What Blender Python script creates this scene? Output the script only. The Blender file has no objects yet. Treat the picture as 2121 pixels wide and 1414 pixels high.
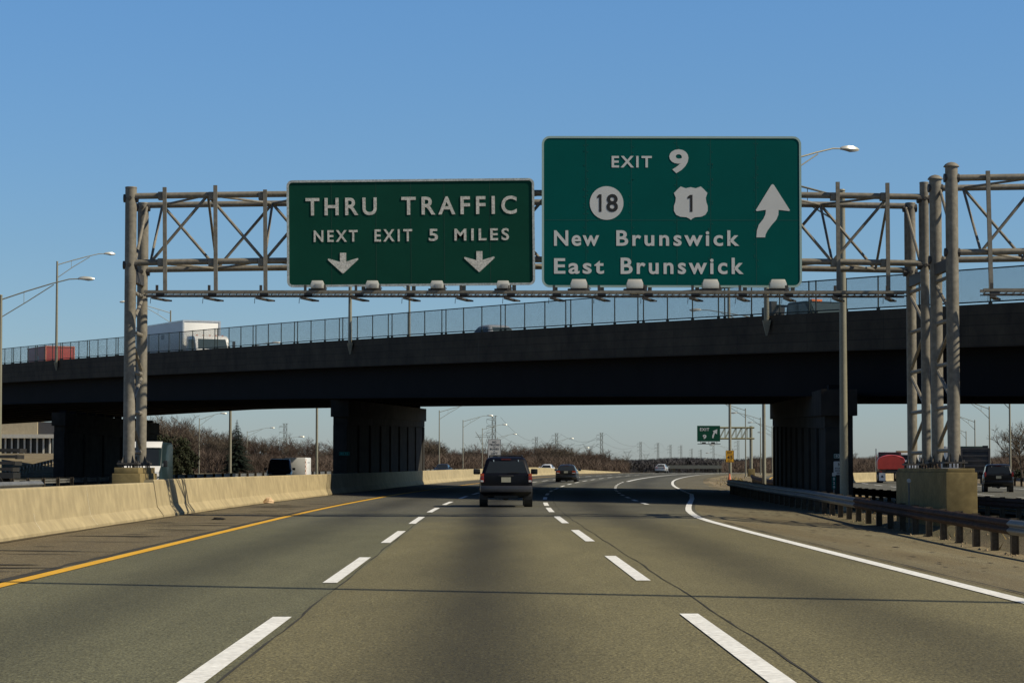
import bpy, bmesh, math, random
from mathutils import Vector, Matrix

R = math.radians
S = bpy.context.scene
COL = S.collection
CH = 1.34                       # eye height above the lane
F = 85.0 / 36.0 * 2121.0        # focal length in photograph pixels
PITCH, YAW = math.atan(261 / F), math.atan(45.5 / F)

# ------------------------------------------------------------------ survey helpers
def W(px, py, Y):
    """point at distance Y along the road seen at photograph pixel px,py"""
    u, v = px - 1060.5, 707.0 - py
    fx, fy, fz = math.sin(YAW) * math.cos(PITCH), math.cos(YAW) * math.cos(PITCH), math.sin(PITCH)
    rx, ry = math.cos(YAW), -math.sin(YAW)
    ux, uy, uz = -math.sin(YAW) * math.sin(PITCH), -math.cos(YAW) * math.sin(PITCH), math.cos(PITCH)
    d = (fx * F + rx * u + ux * v, fy * F + ry * u + uy * v, fz * F + uz * v)
    k = Y / d[1]
    return Vector((d[0] * k, Y, CH + d[2] * k))

def interp(tab, x):
    if x <= tab[0][0]: return tab[0][1]
    for (a, va), (b, vb) in zip(tab, tab[1:]):
        if x <= b: return va + (vb - va) * (x - a) / (b - a)
    return tab[-1][1]

def cv(y):                      # how far the road has swung to the right
    if y < 60: return 0.0
    if y < 420: return 2.8e-4 * (y - 60) ** 2
    return 2.8e-4 * 360 ** 2 + 2 * 2.8e-4 * 360 * (y - 420)

RZ = [(-60, 0), (100, 0), (140, .02), (165, .06), (210, .16), (255, .28), (300, .40), (340, .48), (380, .5),
      (420, .47), (500, .25), (620, -.3), (1000, -1.6), (2000, -2.5), (6000, -2.5)]
YS = sorted(set([-40, -20, 0] + [5 * i for i in range(0, 90)] + [450, 480, 500, 550, 620, 700, 800, 1000] + [k for k, _ in RZ if k > -40 and k <= 1000]))
def rz(y): return interp(RZ, y)

# ------------------------------------------------------------------ materials
MATS = {}
def mat(name, col, rough=.6, metal=0., var=.12, scale=3., bump=0., spec=.5, fine=None, coat=0.):
    if name in MATS: return MATS[name]
    m = bpy.data.materials.new(name); m.use_nodes = True
    nt = m.node_tree; b = nt.nodes['Principled BSDF']
    b.inputs['Roughness'].default_value = rough; b.inputs['Metallic'].default_value = metal
    b.inputs['Specular IOR Level'].default_value = spec
    if coat: b.inputs['Coat Weight'].default_value = coat; b.inputs['Coat Roughness'].default_value = .05
    tc = nt.nodes.new('ShaderNodeTexCoord')
    n = nt.nodes.new('ShaderNodeTexNoise'); n.inputs['Scale'].default_value = scale; n.inputs['Detail'].default_value = 6
    n.inputs['Roughness'].default_value = .65
    nt.links.new(tc.outputs['Object'], n.inputs['Vector'])
    r = nt.nodes.new('ShaderNodeValToRGB')
    r.color_ramp.elements[0].position = .3; r.color_ramp.elements[1].position = .7
    r.color_ramp.elements[0].color = (*[c * (1 - var) for c in col], 1)
    r.color_ramp.elements[1].color = (*[min(1, c * (1 + var)) for c in col], 1)
    nt.links.new(n.outputs['Fac'], r.inputs['Fac'])
    out = r.outputs['Color']
    if rough >= .8: b.inputs['Specular IOR Level'].default_value = min(spec, .22)
    if fine:
        n2 = nt.nodes.new('ShaderNodeTexNoise'); n2.inputs['Scale'].default_value = fine[0]; n2.inputs['Detail'].default_value = 3
        nt.links.new(tc.outputs['Object'], n2.inputs['Vector'])
        r2 = nt.nodes.new('ShaderNodeValToRGB'); r2.color_ramp.elements[0].position = .35; r2.color_ramp.elements[1].position = .68
        k = fine[1]; r2.color_ramp.elements[0].color = (1 - k, 1 - k, 1 - k, 1); r2.color_ramp.elements[1].color = (1, 1, 1, 1)
        nt.links.new(n2.outputs['Fac'], r2.inputs['Fac'])
        mx = nt.nodes.new('ShaderNodeMix'); mx.data_type = 'RGBA'; mx.blend_type = 'MULTIPLY'; mx.inputs['Factor'].default_value = 1
        nt.links.new(out, mx.inputs['A']); nt.links.new(r2.outputs['Color'], mx.inputs['B']); out = mx.outputs['Result']
    nt.links.new(out, b.inputs['Base Color'])
    if bump:
        bp = nt.nodes.new('ShaderNodeBump'); bp.inputs['Strength'].default_value = bump; bp.inputs['Distance'].default_value = .03
        nt.links.new(n.outputs['Fac'], bp.inputs['Height']); nt.links.new(bp.outputs['Normal'], b.inputs['Normal'])
    MATS[name] = m
    return m

def glass(name, col=(.02, .025, .03), rough=.06):
    return mat(name, col, rough, 0, .1, 1, spec=.38)

M_POLE = mat('pole_paint', (.26, .245, .18), .55, .1, .12, 1.2, fine=(14, .12))
M_GANTRY = mat('gantry_paint', (.24, .217, .175), .6, .05, .2, .9, fine=(9, .28), spec=.3)
M_DARKST = mat('dark_steel', (.055, .05, .045), .6, .1, .2, 2)
M_GALV = mat('galvanised', (.20, .20, .19), .5, .3, .25, 1.3, fine=(12, .25))
M_RUST = mat('rusted_steel', (.075, .040, .027), .8, .0, .4, 1.6, fine=(11, .4))
M_POST = mat('post_steel', (.11, .088, .06), .85, .0, .3, 2.5, fine=(16, .3))
M_CONC = mat('barrier_concrete', (.41, .335, .195), .85, 0, .13, .55, .15, fine=(2.6, .22))
M_CONCD = mat('weathered_concrete', (.20, .175, .125), .9, 0, .3, .8, .2, fine=(5, .3))
M_PEDEST = mat('pedestal_concrete', (.235, .18, .08), .9, 0, .25, 1.1, .2, fine=(7, .22))
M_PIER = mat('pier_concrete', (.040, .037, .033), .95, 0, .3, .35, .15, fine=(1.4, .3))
M_LAMP = mat('lamp_housing', (.56, .55, .49), .35, .2, .05, 2)
M_WHITE = mat('white_paint', (.78, .77, .74), .45, 0, .04, 1, coat=.3)
M_BLACK = mat('black_plastic', (.018, .018, .018), .55, 0, .2, 3)
M_RUBBER = mat('tyre_rubber', (.016, .016, .016), .85, 0, .2, 8)
M_RIM = mat('alloy_rim', (.35, .35, .36), .35, .8, .1, 4)
M_CHROME = mat('chrome', (.6, .6, .6), .18, 1, .05, 4)
M_GLASS = glass('tinted_glass')
M_GLASSB = glass('bright_glass', (.05, .07, .075), .04)
M_TAIL = mat('tail_lamp_red', (.26, .012, .008), .22, 0, .15, 12, spec=.7)
M_AMBER = mat('amber_lens', (.45, .08, .01), .25, 0, .1, 8)
M_CLEAR = mat('clear_lens', (.62, .62, .60), .2, .2, .1, 8)
M_MARK = mat('white_marking', (.93, .92, .88), .75, 0, .10, 1.2, fine=(17, .30))
M_YEL = mat('yellow_marking', (.80, .43, .015), .7, 0, .10, 1.2, fine=(20, .15))
M_TAR = mat('tar_sealant', (.050, .046, .036), .85, 0, .25, 2)
M_GREEN1 = mat('dark_green_sign', (.005, .055, .036), .75, 0, .10, .8, spec=.08)
M_GREEN2 = mat('bright_green_sign', (.0006, .083, .074), .75, 0, .07, .6, spec=.06)
M_BTN = mat('button_copy_white', (.74, .71, .63), .5, 0, .10, 3, fine=(26, .42))
M_EDGE1 = mat('button_edge', (.52, .56, .54), .5, 0, .12, 3, fine=(24, .4))
M_LET = mat('sheeting_letter', (.58, .58, .56), .55, 0, .04, 2)
M_EDGE2 = mat('sheeting_edge', (.33, .45, .41), .5, 0, .06, 2)
M_INK = mat('black_ink', (.012, .012, .012), .6, 0, .1, 2)
M_SIGNW = mat('white_sign', (.55, .55, .53), .5, 0, .06, 2)
M_YSIGN = mat('yellow_sign', (.75, .37, .012), .5, 0, .08, 3)
M_CONE = mat('orange_cone', (.72, .20, .09), .6, 0, .1, 4)
M_BACK = mat('sign_back', (.22, .22, .21), .6, .3, .1, 2)
M_BARK = mat('bare_bark', (.095, .074, .056), .9, 0, .35, .25)
M_BARK2 = mat('reddish_twigs', (.095, .064, .048), .9, 0, .35, .2)
M_BARK3 = mat('grey_twigs', (.115, .092, .068), .9, 0, .3, .2)
M_CONIF = mat('conifer_needles', (.012, .020, .013), .85, 0, .45, 1.2)
M_SHRUB = mat('evergreen_leaves', (.022, .026, .011), .85, 0, .5, 1.0)
M_WOOD = mat('far_wood', (.072, .060, .055), .95, 0, .35, .04)
M_LATT = mat('lattice_steel', (.12, .125, .11), .7, .1, .1, .1)
M_WIRE = mat('power_wire', (.10, .10, .10), .7, .2, .1, .1)

def road_mat(name, col, oil=.0, far_tone=None, tint=None, fine=1.0, centers=None, period=3.68, phase=0., patch=.2, dirt=None):
    """asphalt: UV = (offset from the lane axis, distance)"""
    m = bpy.data.materials.new(name); m.use_nodes = True
    nt = m.node_tree; b = nt.nodes['Principled BSDF']; L = nt.links.new
    b.inputs['Roughness'].default_value = .82; b.inputs['Specular IOR Level'].default_value = .32
    uv = nt.nodes.new('ShaderNodeUVMap'); sep = nt.nodes.new('ShaderNodeSeparateXYZ'); L(uv.outputs['UV'], sep.inputs[0])
    def N(scale_x, scale_y, detail=5, rough=.6):
        mp = nt.nodes.new('ShaderNodeMapping'); mp.inputs['Scale'].default_value = (scale_x, scale_y, 1)
        L(uv.outputs['UV'], mp.inputs['Vector'])
        n = nt.nodes.new('ShaderNodeTexNoise'); n.inputs['Scale'].default_value = 1; n.inputs['Detail'].default_value = detail
        n.inputs['Roughness'].default_value = rough; L(mp.outputs[0], n.inputs['Vector']); return n.outputs['Fac']
    def math_(op, a, b_=None, c=None):
        n = nt.nodes.new('ShaderNodeMath'); n.operation = op
        for i, v in enumerate((a, b_, c)):
            if v is None: continue
            if isinstance(v, (int, float)): n.inputs[i].default_value = v
            else: L(v, n.inputs[i])
        return n.outputs[0]
    def mr(v, a, b_, c, d):
        n = nt.nodes.new('ShaderNodeMapRange'); L(v, n.inputs['Value'])
        for k, x in zip(('From Min', 'From Max', 'To Min', 'To Max'), (a, b_, c, d)): n.inputs[k].default_value = x
        return n.outputs['Result']
    big = mr(N(.22, .035, 4), .3, .7, 1 - patch, 1 + patch * .6)
    mid = mr(N(2.2, .35, 4), .3, .7, .90, 1.08)
    grain = mr(N(42, 24, 2, .7), .32, .68, 1 - .62 * fine, 1 + .58 * fine)
    grain2 = mr(N(13, 6, 3, .7), .3, .7, 1 - .24 * fine, 1 + .22 * fine)
    f = math_('MULTIPLY', math_('MULTIPLY', big, mid), math_('MULTIPLY', grain, grain2))
    if oil:
        wob = mr(N(.01, .05, 2), .3, .7, -.16, .16)
        a = math_('MULTIPLY', math_('ADD', math_('ADD', sep.outputs['X'], wob), -phase), 2 * math.pi / period)
        c = math_('MULTIPLY_ADD', math_('COSINE', a), .5, .5)
        c = math_('POWER', c, 2.6)
        # the drip stain is heaviest in the middle lane
        g = math_('DIVIDE', sep.outputs['X'], 3.0); g = math_('MULTIPLY', math_('MULTIPLY', g, g), -1)
        g = math_('MULTIPLY_ADD', math_('EXPONENT', g), .5, .5)
        c = math_('MULTIPLY', math_('MULTIPLY', c, g), mr(N(.05, .02, 3), .3, .7, .65, 1.15))
        f = math_('MULTIPLY', f, math_('MULTIPLY_ADD', c, -oil, 1.0))
    rgb = nt.nodes.new('ShaderNodeMix'); rgb.data_type = 'RGBA'
    c2 = dirt or tuple(k * .93 for k in col)
    rgb.inputs['A'].default_value = (*col, 1); rgb.inputs['B'].default_value = (*c2, 1)
    L(mr(N(.5, .08, 5), .35, .65, 0, 1), rgb.inputs['Factor'])
    sc = nt.nodes.new('ShaderNodeVectorMath'); sc.operation = 'SCALE'
    last = rgb.outputs['Result']
    if tint:                   # the left lane was paved with a greener, darker mix
        tn = nt.nodes.new('ShaderNodeMix'); tn.data_type = 'RGBA'; tn.blend_type = 'MULTIPLY'; tn.inputs['B'].default_value = (*tint, 1)
        L(mr(sep.outputs['X'], -1.72, -1.68, 1, 0), tn.inputs['Factor']); L(last, tn.inputs['A']); last = tn.outputs['Result']
    if far_tone:                  # colour blends to a darker tone with distance
        nw = nt.nodes.new('ShaderNodeMix'); nw.data_type = 'RGBA'; nw.inputs['B'].default_value = (*far_tone[2], 1)
        L(mr(math_('ADD', sep.outputs['Y'], mr(N(.6, .3, 3), .3, .7, -4, 4)), far_tone[0], far_tone[1], 0, 1), nw.inputs['Factor'])
        L(last, nw.inputs['A']); last = nw.outputs['Result']
    L(last, sc.inputs[0]); L(f, sc.inputs['Scale']); L(sc.outputs[0], b.inputs['Base Color'])
    bp = nt.nodes.new('ShaderNodeBump'); bp.inputs['Strength'].default_value = .25; bp.inputs['Distance'].default_value = .01
    L(grain, bp.inputs['Height']); L(bp.outputs[0], b.inputs['Normal'])
    return m

# ------------------------------------------------------------------ mesh helpers
class MB:
    def __init__(s): s.v = []; s.f = []; s.uv = None
    def add(s, vs, fs):
        o = len(s.v); s.v += [tuple(v) for v in vs]; s.f += [tuple(i + o for i in f) for f in fs]; return s
    def box(s, c, d, rot=None, taper=None):
        hx, hy, hz = d[0] / 2, d[1] / 2, d[2] / 2
        t = taper or (1, 1)
        vs = [Vector((x * (t[0] if z > 0 else 1), y * (t[1] if z > 0 else 1), z)) for z in (-hz, hz) for x, y in ((-hx, -hy), (hx, -hy), (hx, hy), (-hx, hy))]
        if rot is not None: vs = [rot @ v for v in vs]
        c = Vector(c)
        return s.add([v + c for v in vs], [(3, 2, 1, 0), (4, 5, 6, 7), (0, 1, 5, 4), (1, 2, 6, 5), (2, 3, 7, 6), (3, 0, 4, 7)])
    def bar(s, p0, p1, w, h=None):
        p0, p1 = Vector(p0), Vector(p1); d = (p1 - p0); l = d.length; d.normalize()
        up = Vector((0, 0, 1)) if abs(d.z) < .95 else Vector((0, 1, 0))
        x = d.cross(up).normalized(); z = x.cross(d).normalized()
        m = Matrix((x, d, z)).transposed()
        return s.box((p0 + p1) / 2, (w, l, h or w), m)
    def tube(s, p0, p1, r0, r1=None, n=8, caps=True):
        return s.path([p0, p1], [r0, r1 if r1 is not None else r0], n, caps)
    def path(s, pts, rad, n=8, caps=True):
        pts = [Vector(p) for p in pts]
        if isinstance(rad, (int, float)): rad = [rad] * len(pts)
        vs, fs = [], []; prev = None
        for i, p in enumerate(pts):
            d = (pts[min(i + 1, len(pts) - 1)] - pts[max(i - 1, 0)]).normalized()
            if prev is None:
                a = Vector((0, 0, 1)) if abs(d.z) < .9 else Vector((1, 0, 0))
                x = d.cross(a).normalized()
            else: x = (prev - d * prev.dot(d)).normalized()
            prev = x; y = d.cross(x)
            for k in range(n):
                t = 2 * math.pi * k / n
                vs.append(p + (x * math.cos(t) + y * math.sin(t)) * rad[i])
        for i in range(len(pts) - 1):
            for k in range(n):
                a, b = i * n + k, i * n + (k + 1) % n
                fs.append((a, b, b + n, a + n))
        if caps:
            fs.append(tuple(range(n - 1, -1, -1))); fs.append(tuple((len(pts) - 1) * n + k for k in range(n)))
        return s.add(vs, fs)
    def loft(s, rings, caps=True):
        n = len(rings[0]); vs = [v for r in rings for v in r]; fs = []
        for i in range(len(rings) - 1):
            for k in range(n):
                a, b = i * n + k, i * n + (k + 1) % n
                fs.append((a, b, b + n, a + n))
        if caps:
            fs.append(tuple(range(n - 1, -1, -1))); fs.append(tuple((len(rings) - 1) * n + k for k in range(n)))
        return s.add(vs, fs)
    def prism(s, poly, y0, y1):
        """outline in x,z swept from y0 (front) to y1"""
        return s.loft([[(x, y0, z) for x, z in poly], [(x, y1, z) for x, z in poly]])
    def side(s, poly, x0, x1):
        return s.loft([[(x0, y, z) for y, z in poly], [(x1, y, z) for y, z in poly]])
    def quad(s, a, b, c, d): return s.add([a, b, c, d], [(0, 1, 2, 3)])
    def build(s, name, m, parent=None, smooth=False, loc=None, bevel=0, angle=40, fix=True):
        me = bpy.data.meshes.new(name); me.from_pydata(s.v, [], s.f); me.update()
        if fix:
            bm = bmesh.new(); bm.from_mesh(me); bmesh.ops.recalc_face_normals(bm, faces=bm.faces)
            if bevel:
                es = [e for e in bm.edges if len(e.link_faces) == 2 and e.calc_face_angle(0) > R(35)]
                bmesh.ops.bevel(bm, geom=es, offset=bevel, segments=2, affect='EDGES', profile=.6, clamp_overlap=True)
            bm.to_mesh(me); bm.free()
        if s.uv:
            l = me.uv_layers.new(name='UVMap')
            for lp in me.loops: l.data[lp.index].uv = s.uv[lp.vertex_index]
        me.materials.append(m)
        if smooth or bevel: me.shade_smooth(); me.set_sharp_from_angle(angle=R(angle))
        o = bpy.data.objects.new(name, me); COL.objects.link(o)
        if parent: o.parent = parent
        if loc is not None: o.location = loc
        return o

def tag(o, label, cat, group=None):
    o['label'] = label; o['category'] = cat
    if group: o['group'] = group
    return o
def thing(name, label, cat, loc=(0, 0, 0), rotz=0., group=None):
    o = bpy.data.objects.new(name, None); COL.objects.link(o); o.empty_display_size = .3
    o.location = loc; o.rotation_euler = (0, 0, rotz)
    return tag(o, label, cat, group)
def struct(o, kind='structure', label=None):
    o['kind'] = kind
    if label: o['label'] = label
    return o
def dup(root, loc, rotz=None, label=None, group=None, scale=None):
    r = root.copy(); COL.objects.link(r); r.location = loc
    if rotz is not None: r.rotation_euler = (0, 0, rotz)
    if scale: r.scale = (scale,) * 3 if isinstance(scale, (int, float)) else scale
    if label: r['label'] = label
    if group: r['group'] = group
    for ch in root.children:
        c = ch.copy(); COL.objects.link(c); c.parent = r
        for g in ch.children:
            d = g.copy(); COL.objects.link(d); d.parent = c
    return r

def strip(name, m, offs, y0=-40, y1=1000, zs=(0, 0), ys=None, curve=True):
    """a sheet along the road: offs = [functions or numbers], one z offset per column"""
    mb = MB(); mb.uv = []
    yy = [y for y in (ys or YS) if y0 <= y <= y1]
    if yy[0] > y0: yy.insert(0, y0)
    if yy[-1] < y1: yy.append(y1)
    n = len(offs)
    for y in yy:
        for k, o in enumerate(offs):
            ov = o(y) if callable(o) else o
            zv = zs[k](y) if callable(zs[k]) else zs[k]
            mb.v.append((ov + (cv(y) if curve else 0), y, rz(y) + zv)); mb.uv.append((ov, y))
    for i in range(len(yy) - 1):
        for k in range(n - 1):
            a = i * n + k; mb.f.append((a, a + 1, a + n + 1, a + n))
    o = mb.build(name, m, fix=False)
    return o

# ------------------------------------------------------------------ lettering (from the built-in font)
_TXT = {}
def text_geo(txt, weight=.018, spacing=1.0):
    key = (txt, weight, spacing)
    if key not in _TXT:
        cu = bpy.data.curves.new('lettering', 'FONT'); cu.body = txt; cu.size = 1; cu.offset = weight; cu.space_character = spacing
        cu.space_word = 1.0; cu.resolution_u = 4; cu.extrude = .5; cu.fill_mode = 'BOTH'
        ob = bpy.data.objects.new('lettering', cu); COL.objects.link(ob)
        bpy.context.view_layer.update()
        dg = bpy.context.evaluated_depsgraph_get()
        me = bpy.data.meshes.new_from_object(ob.evaluated_get(dg))
        vs = [v.co.copy() for v in me.vertices]; fs = [tuple(p.vertices) for p in me.polygons]
        bpy.data.objects.remove(ob); bpy.data.curves.remove(cu); bpy.data.meshes.remove(me)
        x0, x1 = min(v.x for v in vs), max(v.x for v in vs); y0, y1 = min(v.y for v in vs), max(v.y for v in vs)
        vs = [((v.x - x0) / (x1 - x0), (v.y - y0) / (y1 - y0), v.z + .5) for v in vs]
        _TXT[key] = (vs, fs)
    return _TXT[key]
def add_text(mb, txt, x0, x1, z0, z1, y, depth=.02, weight=.018, spacing=1.0):
    """letters standing on a plane that faces -y, front face at y-depth"""
    vs, fs = text_geo(txt, weight, spacing)
    mb.add([(x0 + (x1 - x0) * a, y - depth * c, z0 + (z1 - z0) * b) for a, b, c in vs], fs)

def rrect(x0, x1, z0, z1, r, n=6):
    pts = []
    for cx, cz, a0 in ((x1 - r, z0 + r, -90), (x1 - r, z1 - r, 0), (x0 + r, z1 - r, 90), (x0 + r, z0 + r, 180)):
        for k in range(n + 1):
            a = R(a0 + 90 * k / n); pts.append((cx + r * math.cos(a), cz + r * math.sin(a)))
    return pts
def ring(mb, outer, inner, y0, y1):
    n = len(outer)
    vs = [(x, y0, z) for x, z in outer] + [(x, y0, z) for x, z in inner] + [(x, y1, z) for x, z in outer] + [(x, y1, z) for x, z in inner]
    fs = []
    for k in range(n):
        j = (k + 1) % n
        fs += [(k, j, n + j, n + k), (k, 2 * n + k, 2 * n + j, j), (n + k, n + j, 3 * n + j, 3 * n + k)]
    mb.add(vs, fs)

# ================================================================== LIGHT, SKY, CAMERA
SUN_AZ = (0.972, -0.235); SUN_EL = R(41.5)
sd = Vector((SUN_AZ[0] * math.cos(SUN_EL), SUN_AZ[1] * math.cos(SUN_EL), math.sin(SUN_EL))).normalized()
sl = bpy.data.lights.new('sun', 'SUN'); sl.energy = 5.0; sl.angle = R(.5); sl.color = (1.0, .90, .70)
so = bpy.data.objects.new('sun', sl); COL.objects.link(so); so.rotation_euler = sd.to_track_quat('Z', 'Y').to_euler(); so.location = (20, -20, 40)

wd = bpy.data.worlds.new('World'); S.world = wd; wd.use_nodes = True
nt = wd.node_tree; bg = nt.nodes['Background']
sk = nt.nodes.new('ShaderNodeTexSky'); sk.sky_type = 'NISHITA'; sk.sun_disc = False
sk.sun_elevation = SUN_EL; sk.sun_rotation = math.atan2(sd.x, sd.y); sk.altitude = 0
sk.air_density = 1.0; sk.dust_density = .3; sk.ozone_density = 3.0
geo = nt.nodes.new('ShaderNodeTexCoord'); sp_ = nt.nodes.new('ShaderNodeSeparateXYZ'); nt.links.new(geo.outputs['Generated'], sp_.inputs[0])
hz_ = nt.nodes.new('ShaderNodeValToRGB'); cr_ = hz_.color_ramp       # clear, blue March air: tint by height above the horizon
cr_.elements[0].position = 0.0; cr_.elements[0].color = (.72, .84, 1.10, 1)
cr_.elements[1].position = .19; cr_.elements[1].color = (.69, 1.0, 1.27, 1)
e = cr_.elements.new(.09); e.color = (.66, .87, 1.10, 1)
e = cr_.elements.new(.32); e.color = (.50, .66, .86, 1)
e = cr_.elements.new(.6); e.color = (.30, .37, .48, 1)
nt.links.new(sp_.outputs['Z'], hz_.inputs['Fac'])
mu = nt.nodes.new('ShaderNodeMix'); mu.data_type = 'RGBA'; mu.blend_type = 'MULTIPLY'; mu.inputs['Factor'].default_value = 1
nt.links.new(sk.outputs[0], mu.inputs['A']); nt.links.new(hz_.outputs['Color'], mu.inputs['B'])
nt.links.new(mu.outputs['Result'], bg.inputs['Color']); bg.inputs['Strength'].default_value = .089

cam = bpy.data.cameras.new('camera'); cam.lens = 85; cam.sensor_width = 36; cam.sensor_fit = 'HORIZONTAL'
cam.clip_start = .1; cam.clip_end = 20000
co = bpy.data.objects.new('camera', cam); COL.objects.link(co); co.location = (0, 0, CH)
co.rotation_euler = (R(90) + PITCH, 0, -YAW); S.camera = co
S.view_settings.view_transform = 'Standard'; S.view_settings.look = 'None'; S.view_settings.gamma = 1; S.view_settings.exposure = 0
S.render.engine = 'CYCLES'
S.cycles.max_bounces = 8; S.cycles.transparent_max_bounces = 24; S.cycles.sample_clamp_indirect = 4


# ================================================================== GROUND AND ROADS
EDGE = [(-40, 5.35), (25, 5.35), (50, 5.40), (60, 5.48), (66, 5.6), (76, 6.15), (87, 6.95), (96, 7.6), (104, 8.15), (120, 9.0), (145, 9.4), (190, 9.6), (1000, 9.8)]
RAIL = [(10, 10.25), (24, 10.33), (38.6, 10.52), (50.2, 10.66), (64.7, 10.86), (77.2, 11.02), (87, 11.21), (103, 11.6), (126, 12.4)]
RGT = [(20, -.48), (50, -.436), (64.7, -.34), (85, -.165), (122, -.02), (160, -.08)]
def gback(x, y):                            # bank of soil rising behind the rail
    t = (x - railx(y) - .25) / .65
    return rgz(y) + (-.13 - rgz(y)) * max(0, min(1, t)) - max(0, t - 1) * .08
def rgz(y): return interp(RGT, y)          # level of the ground at the rail
def edge(y): return interp(EDGE, y)
def railx(y): return interp(RAIL, y)            # absolute x
def shoulder_out(y): return max(edge(y) + 2.1, railx(min(y, 126)) - cv(min(y, 126)) - .25) if y < 150 else edge(y) + 2.6

a_main = road_mat('main_asphalt', (.176, .155, .079), far_tone=(50, 78, (.100, .096, .072)), tint=(.80, .88, 1.0), oil=.78, phase=-.12, fine=1.0)
a_should = road_mat('shoulder_asphalt', (.182, .159, .094), far_tone=(66, 100, (.13, .115, .075)), oil=0, fine=1.3, patch=.3, dirt=(.155, .122, .062))
a_lshould = road_mat('gravelly_shoulder', (.178, .146, .082), far_tone=(70, 110, (.10, .09, .065)), oil=0, fine=1.5, patch=.3, dirt=(.135, .105, .058))
a_outer = road_mat('outer_asphalt', (.12, .115, .09), oil=.25, fine=.8)
def soil_mat():
    m = road_mat('dry_soil', (.25, .19, .115), fine=1.3, patch=.45, dirt=(.13, .115, .055))
    return m
soil = soil_mat()
YG = YS + [1300, 1700, 2200, 3000, 4000, 6000]
def gz_off(o): return o
g = strip('ground', soil, [-2500, -900, -300, -100, -40, -29, -28, -9.2, 4.0, shoulder_out, lambda y: shoulder_out(y) + .50, lambda y: shoulder_out(y) + 1.15, lambda y: max(15.0, shoulder_out(y) + 2.6), 17.55, 37, 42, 100, 300, 900, 2500],
          -40, 6000, [-.3, -.3, -.2, -.1, -.06, -.05, -.04, -.04, lambda y: rgz(y) - .12, lambda y: rgz(y) - .02, lambda y: rgz(y) - .0, lambda y: max(-.13, rgz(y) - .02) if y < 130 else -.2, -.3, -.36, -.36, -.25, -.2, -.2, -.3, -.3], YG)
struct(g)
struct(strip('main_road', a_main, [-5.75, -3.7, -1.85, 0, 1.85, 3.7, lambda y: edge(y) + .22], -40, 700, [0] * 7))
struct(strip('road_shoulder', a_lshould, [-8.9, -5.75], -40, 700, [.03, 0]))
struct(strip('road_shoulder', a_should, [lambda y: edge(y) + .22, lambda y: .5 * (edge(y) + shoulder_out(y)), shoulder_out], -40, 420, [0, lambda y: rgz(y) * .5, rgz]))
struct(strip('opposite_road', a_outer, [-28.0, -12.6], -40, 700, [0, 0]))
struct(strip('outer_road', a_outer, [17.6, 37.0], -40, 700, [-.25, -.25]))

# painted markings --------------------------------------------------
def dashes(name, m, off, starts, length, w, z=.008, wob=0):
    mb = MB()
    for y in starts:
        ys = [y + length * k / 4 for k in range(5)]
        for a, b in zip(ys, ys[1:]):
            oa = off(a) if callable(off) else off; ob = off(b) if callable(off) else off
            xa, xb = cv(a) + oa, cv(b) + ob
            mb.quad((xa - w / 2, a, rz(a) + z), (xa + w / 2, a, rz(a) + z), (xb + w / 2, b, rz(b) + z), (xb - w / 2, b, rz(b) + z))
    return struct(mb.build(name, m, fix=False))
def yof(py): return CH * F / (py - 968.0)
left_starts = [yof(1455), yof(1206), yof(1123.5), yof(1084), yof(1060.5), yof(1045), yof(1032)]
per = 15.2
s0 = left_starts[-1]
left_starts += [s0 + per * k for k in range(1, 26)]
dashes('lane_marking', M_MARK, -1.86, left_starts, 8.0, .17)
right_starts = [yof(1440), yof(1201.5), yof(1120.5), yof(1083), yof(1060), yof(1047), yof(1034)]
s0 = right_starts[-1]
right_starts += [s0 + per * k for k in range(1, 26)]
dashes('lane_marking', M_MARK, 1.82, right_starts, 8.0, .17)
dashes('lane_marking', M_MARK, 5.5, [88 + 9 * k for k in range(13)], 4.4, .17)
def line(name, m, off, y0, y1, w, z=.008):
    h = lambda s: (lambda y: (off(y) if callable(off) else off) + s * w / 2)
    return struct(strip(name, m, [h(-1), h(1)], y0, y1, [z, z]))
line('yellow_edge_line', M_YEL, -5.56, -20, 600, .20)
line('white_edge_line', M_MARK, edge, -20, 430, .20)
line('gore_line', M_MARK, lambda y: 5.75 + .004 * (y - 205), 205, 430, .28, .012)
dashes('lane_marking', M_MARK, 22.6, [40 + 15.2 * k for k in range(30)], 7.6, .16, -.24)
dashes('lane_marking', M_MARK, 26.6, [44 + 15.2 * k for k in range(30)], 7.6, .16, -.24)
line('outer_edge_line', M_MARK, 34.0, -20, 430, .17, -.24)
line('outer_edge_line', M_YEL, 18.9, -20, 430, .17, -.24)
dashes('lane_marking', M_MARK, -16.6, [40 + 15.2 * k for k in range(30)], 7.6, .16)
dashes('lane_marking', M_MARK, -20.3, [44 + 15.2 * k for k in range(30)], 7.6, .16)

# joints, cracks and patches in the asphalt -------------------------
def seam(name, off, y0, y1, w, rnd, z=.004):
    mb = MB(); y = y0; pts = []
    ph = rnd.random() * 6
    while y < y1:
        wd_ = w * rnd.uniform(.35, 1.3)
        o = (off(y) if callable(off) else off) + .012 * math.sin(y * .8 + ph) + rnd.uniform(-.010, .010)
        pts.append((o, y, wd_)); y += rnd.uniform(.35, .8) * (1 + y / 40)
    for (a, ya, wa), (b, yb, wb) in zip(pts, pts[1:]):
        xa, xb = a + cv(ya), b + cv(yb)
        mb.quad((xa - wa / 2, ya, rz(ya) + z), (xa + wa / 2, ya, rz(ya) + z), (xb + wb / 2, yb, rz(yb) + z), (xb - wb / 2, yb, rz(yb) + z))
    return struct(mb.build(name, M_TAR, fix=False))
rnd = random.Random(5)
seam('asphalt_joint', lambda y: -1.66 - .002 * y, 8, 120, .022, rnd)
seam('asphalt_joint', lambda y: 2.06 + .001 * y, 8, 120, .02, rnd)
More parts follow.
